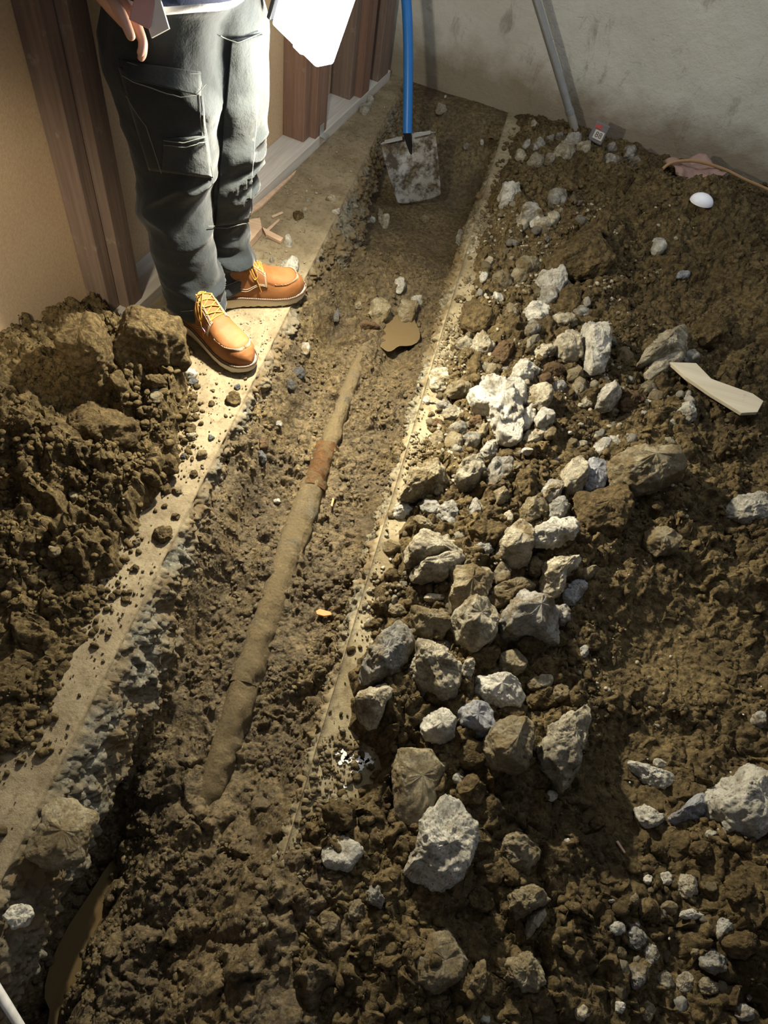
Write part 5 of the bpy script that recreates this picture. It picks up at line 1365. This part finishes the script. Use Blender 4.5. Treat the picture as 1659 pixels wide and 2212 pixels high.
# body: one continuous skinned figure (head, neck, trunk, arms, hands with five fingers)
M_SKIN = plain('skin', (.56, .33, .24), .5, 0, .08, 30)
hR = atY(262, 20, 1.50); wR = atY(215, -25, 1.50)
def skin_body():
    P_, Eg, Rr = [], [], []
    def add(p, r_, par=None):
        P_.append(np.asarray(p, float) - PO); Rr.append(r_); i = len(P_) - 1
        if par is not None: Eg.append((par, i))
        return i
    pel = add((-.775, 1.672, .95), .12); w_ = add((-.775, 1.672, 1.10), .115, pel); ch = add((-.77, 1.672, 1.30), .13, w_); nb = add((-.76, 1.672, 1.43), .075, ch)
    nk = add((-.75, 1.672, 1.49), .055, nb); hd1 = add((-.735, 1.672, 1.57), .070, nk); hd2 = add((-.725, 1.672, 1.65), .082, hd1); add((-.73, 1.672, 1.72), .06, hd2)
    def arm(sh_, el, wr, hand, fd, up, ring):
        a = add(sh_, .055, nb); b = add(el, .042, a); m_ = add((np.asarray(el) + wr) / 2, .038, b); c = add(wr, .026, m_)
        fd = fd / np.linalg.norm(fd); up = up / np.linalg.norm(up); sd = np.cross(fd, up)
        pl_ = add(np.asarray(wr) + fd * .045, .036, c)
        for k, ln in enumerate((.060, .068, .063, .050)):
            s0 = np.asarray(wr) + fd * .088 + sd * (.030 - .020 * k); i0 = add(s0, .0125, pl_); d1 = fd * .9 - up * .5; d1 /= np.linalg.norm(d1); d2 = fd * .3 - up * 1.0; d2 /= np.linalg.norm(d2)
            i1 = add(s0 + d1 * ln * .42, .0095, i0); i2 = add(s0 + d1 * ln * .42 + d2 * ln * .34, .0085, i1); add(s0 + d1 * ln * .42 + d2 * ln * .34 + (d2 - fd * .5) * ln * .24, .0075, i2)
        t0 = np.asarray(wr) + fd * .035 + sd * .030; j0 = add(t0, .014, pl_); j1 = add(t0 + fd * .03 + sd * .022 - up * .012, .0115, j0); add(t0 + fd * .058 + sd * .022 - up * .030, .0095, j1)
    arm((-.78, 1.50, 1.38), (-.93, 1.47, 1.10), wR, None, hR - wR + np.array([.02, 0, -.02]), np.array([.2, .6, .75]), 0)
    lampt = np.array([float(LC[0]) - .02, float(LC[1]), float(LC[2]) + .17]); wl = lampt + np.array([-.07, .06, .03])
    arm((-.76, 1.85, 1.38), (-.73, 1.96, 1.14), wl, None, lampt - wl, np.array([0, 0, 1.0]), 0)
    me = bpy.data.meshes.new('body'); me.from_pydata([tuple(p) for p in P_], Eg, []); o = bpy.data.objects.new('body', me); COL.objects.link(o)
    md = o.modifiers.new('skin', 'SKIN'); md.use_smooth_shade = True
    for v, r_ in zip(me.skin_vertices[0].data, Rr): v.radius = (r_, r_)
    me.skin_vertices[0].data[0].use_root = True
    sb = o.modifiers.new('sub', 'SUBSURF'); sb.levels = 2; sb.render_levels = 2
    dg = bpy.context.evaluated_depsgraph_get(); dg.update(); out = bpy.data.meshes.new_from_object(o.evaluated_get(dg)); bpy.data.objects.remove(o)
    return new_obj('body', out, M_SKIN, person)
skin_body()
M_NAVY = plain('navy_sweatshirt', (.02, .03, .075), .9, 0, .15, 60, .001); M_SHIRT = plain('white_undershirt', (.80, .80, .82), .85, 0, .04, 20, .001)
def ringgarment(name, cs, rx, ry, mat, th=.004):
    nr = 40; V = []
    for c, a, b in zip(cs, rx, ry):
        for k in range(nr): t = 2 * math.pi * k / nr; V.append((c[0] + a * math.cos(t) - PO[0], c[1] + b * math.sin(t) - PO[1], c[2] + .004 * math.sin(5 * t)))
    m = len(cs); Fs = [(i * nr + k, i * nr + (k + 1) % nr, (i + 1) * nr + (k + 1) % nr, (i + 1) * nr + k) for i in range(m - 1) for k in range(nr)]
    o = new_obj(name, np_mesh(name, np.array(V), np.array(Fs)), mat, person); s_ = o.modifiers.new('s', 'SOLIDIFY'); s_.thickness = th; return o
hz = atY(440, 14, 1.57)[2]
ringgarment('shirt', [(-.775, 1.672, z) for z in (hz, .88, .93, 1.0)], [.150, .152, .152, .15], [.182, .184, .184, .18], M_SHIRT)
ringgarment('sweatshirt', [(-.775, 1.672, .885), (-.775, 1.672, 1.0), (-.773, 1.672, 1.2), (-.77, 1.672, 1.34), (-.765, 1.672, 1.42), (-.757, 1.672, 1.46)], [.158, .163, .165, .16, .12, .075], [.19, .192, .2, .2, .15, .085], M_NAVY)
def sleeve(pts, rs):
    mb = MB(); sp = smooth_path(pts, 8); rr = smooth_path([np.array([r_, 0, 0]) for r_ in rs], 8)[:, 0]; V0 = len(mb.v)
    mb.tube(sp - PO, rr, 24, False); V = np.array(mb.v); mb.v = [tuple(v) for v in V + .006 * fbm(V[:, 0], V[:, 1], V[:, 2], 14, 3, 9)[:, None]]
    o = mb.build('sleeve', M_NAVY, person); s_ = o.modifiers.new('s', 'SOLIDIFY'); s_.thickness = .003
sleeve([np.array((-.78, 1.53, 1.40)), np.array((-.87, 1.48, 1.25)), np.array((-.93, 1.47, 1.10)), wR + np.array([-.015, .0, .05]), wR * .95 + hR * .05], [.075, .068, .06, .052, .05])
_lt = np.array([float(LC[0]) - .09, float(LC[1]) + .06, float(LC[2]) + .2])
sleeve([np.array((-.76, 1.82, 1.40)), np.array((-.74, 1.9, 1.28)), np.array((-.73, 1.96, 1.14)), _lt + np.array([-.03, .03, .02])], [.075, .068, .058, .046])
mb = MB(); 
for k in range(14):
    pass
hair = MB(); n = 24
for j in range(10):
    a_ = -.15 + j / 9 * (math.pi / 2 + .15)
    for k in range(n): t = k * 2 * math.pi / n; hair.v.append((-.735 - PO[0] + .093 * math.cos(a_) * math.cos(t) - .012, .088 * math.cos(a_) * math.sin(t) + 1.672 - PO[1], 1.675 + .10 * math.sin(a_) + .04 * math.cos(t)))
hair.f = [(j * n + k, j * n + (k + 1) % n, (j + 1) * n + (k + 1) % n, (j + 1) * n + k) for j in range(9) for k in range(n)] + [tuple(range(n - 1, -1, -1))]
hair.build('hair', plain('dark_hair', (.04, .028, .02), .7), person)
# folded white paper and a red card held in the right hand
pc = atY(336, 36, 1.47)
pap = MB(); pap.box((0, 0, 0), (.045, .004, .06)); o = pap.build('folded_paper', plain('white_paper', (.85, .84, .82), .7, 0, .02), None, False, None); o.location = pc; o.rotation_euler = (math.radians(-35), math.radians(-32), .1)
tag(o, 'bright folded white paper held in the right hand at the top of the picture', 'paper')
pc = atY(312, 8, 1.475)
pap = MB(); pap.box((0, 0, 0), (.040, .006, .075)); o = pap.build('card', plain('dull_red_card', (.55, .30, .26), .6, 0, .06), None, False, None, .002); o.location = pc; o.rotation_euler = (math.radians(-35), math.radians(15), .1)
tag(o, 'dull red card held in the right hand beside the white paper', 'card')
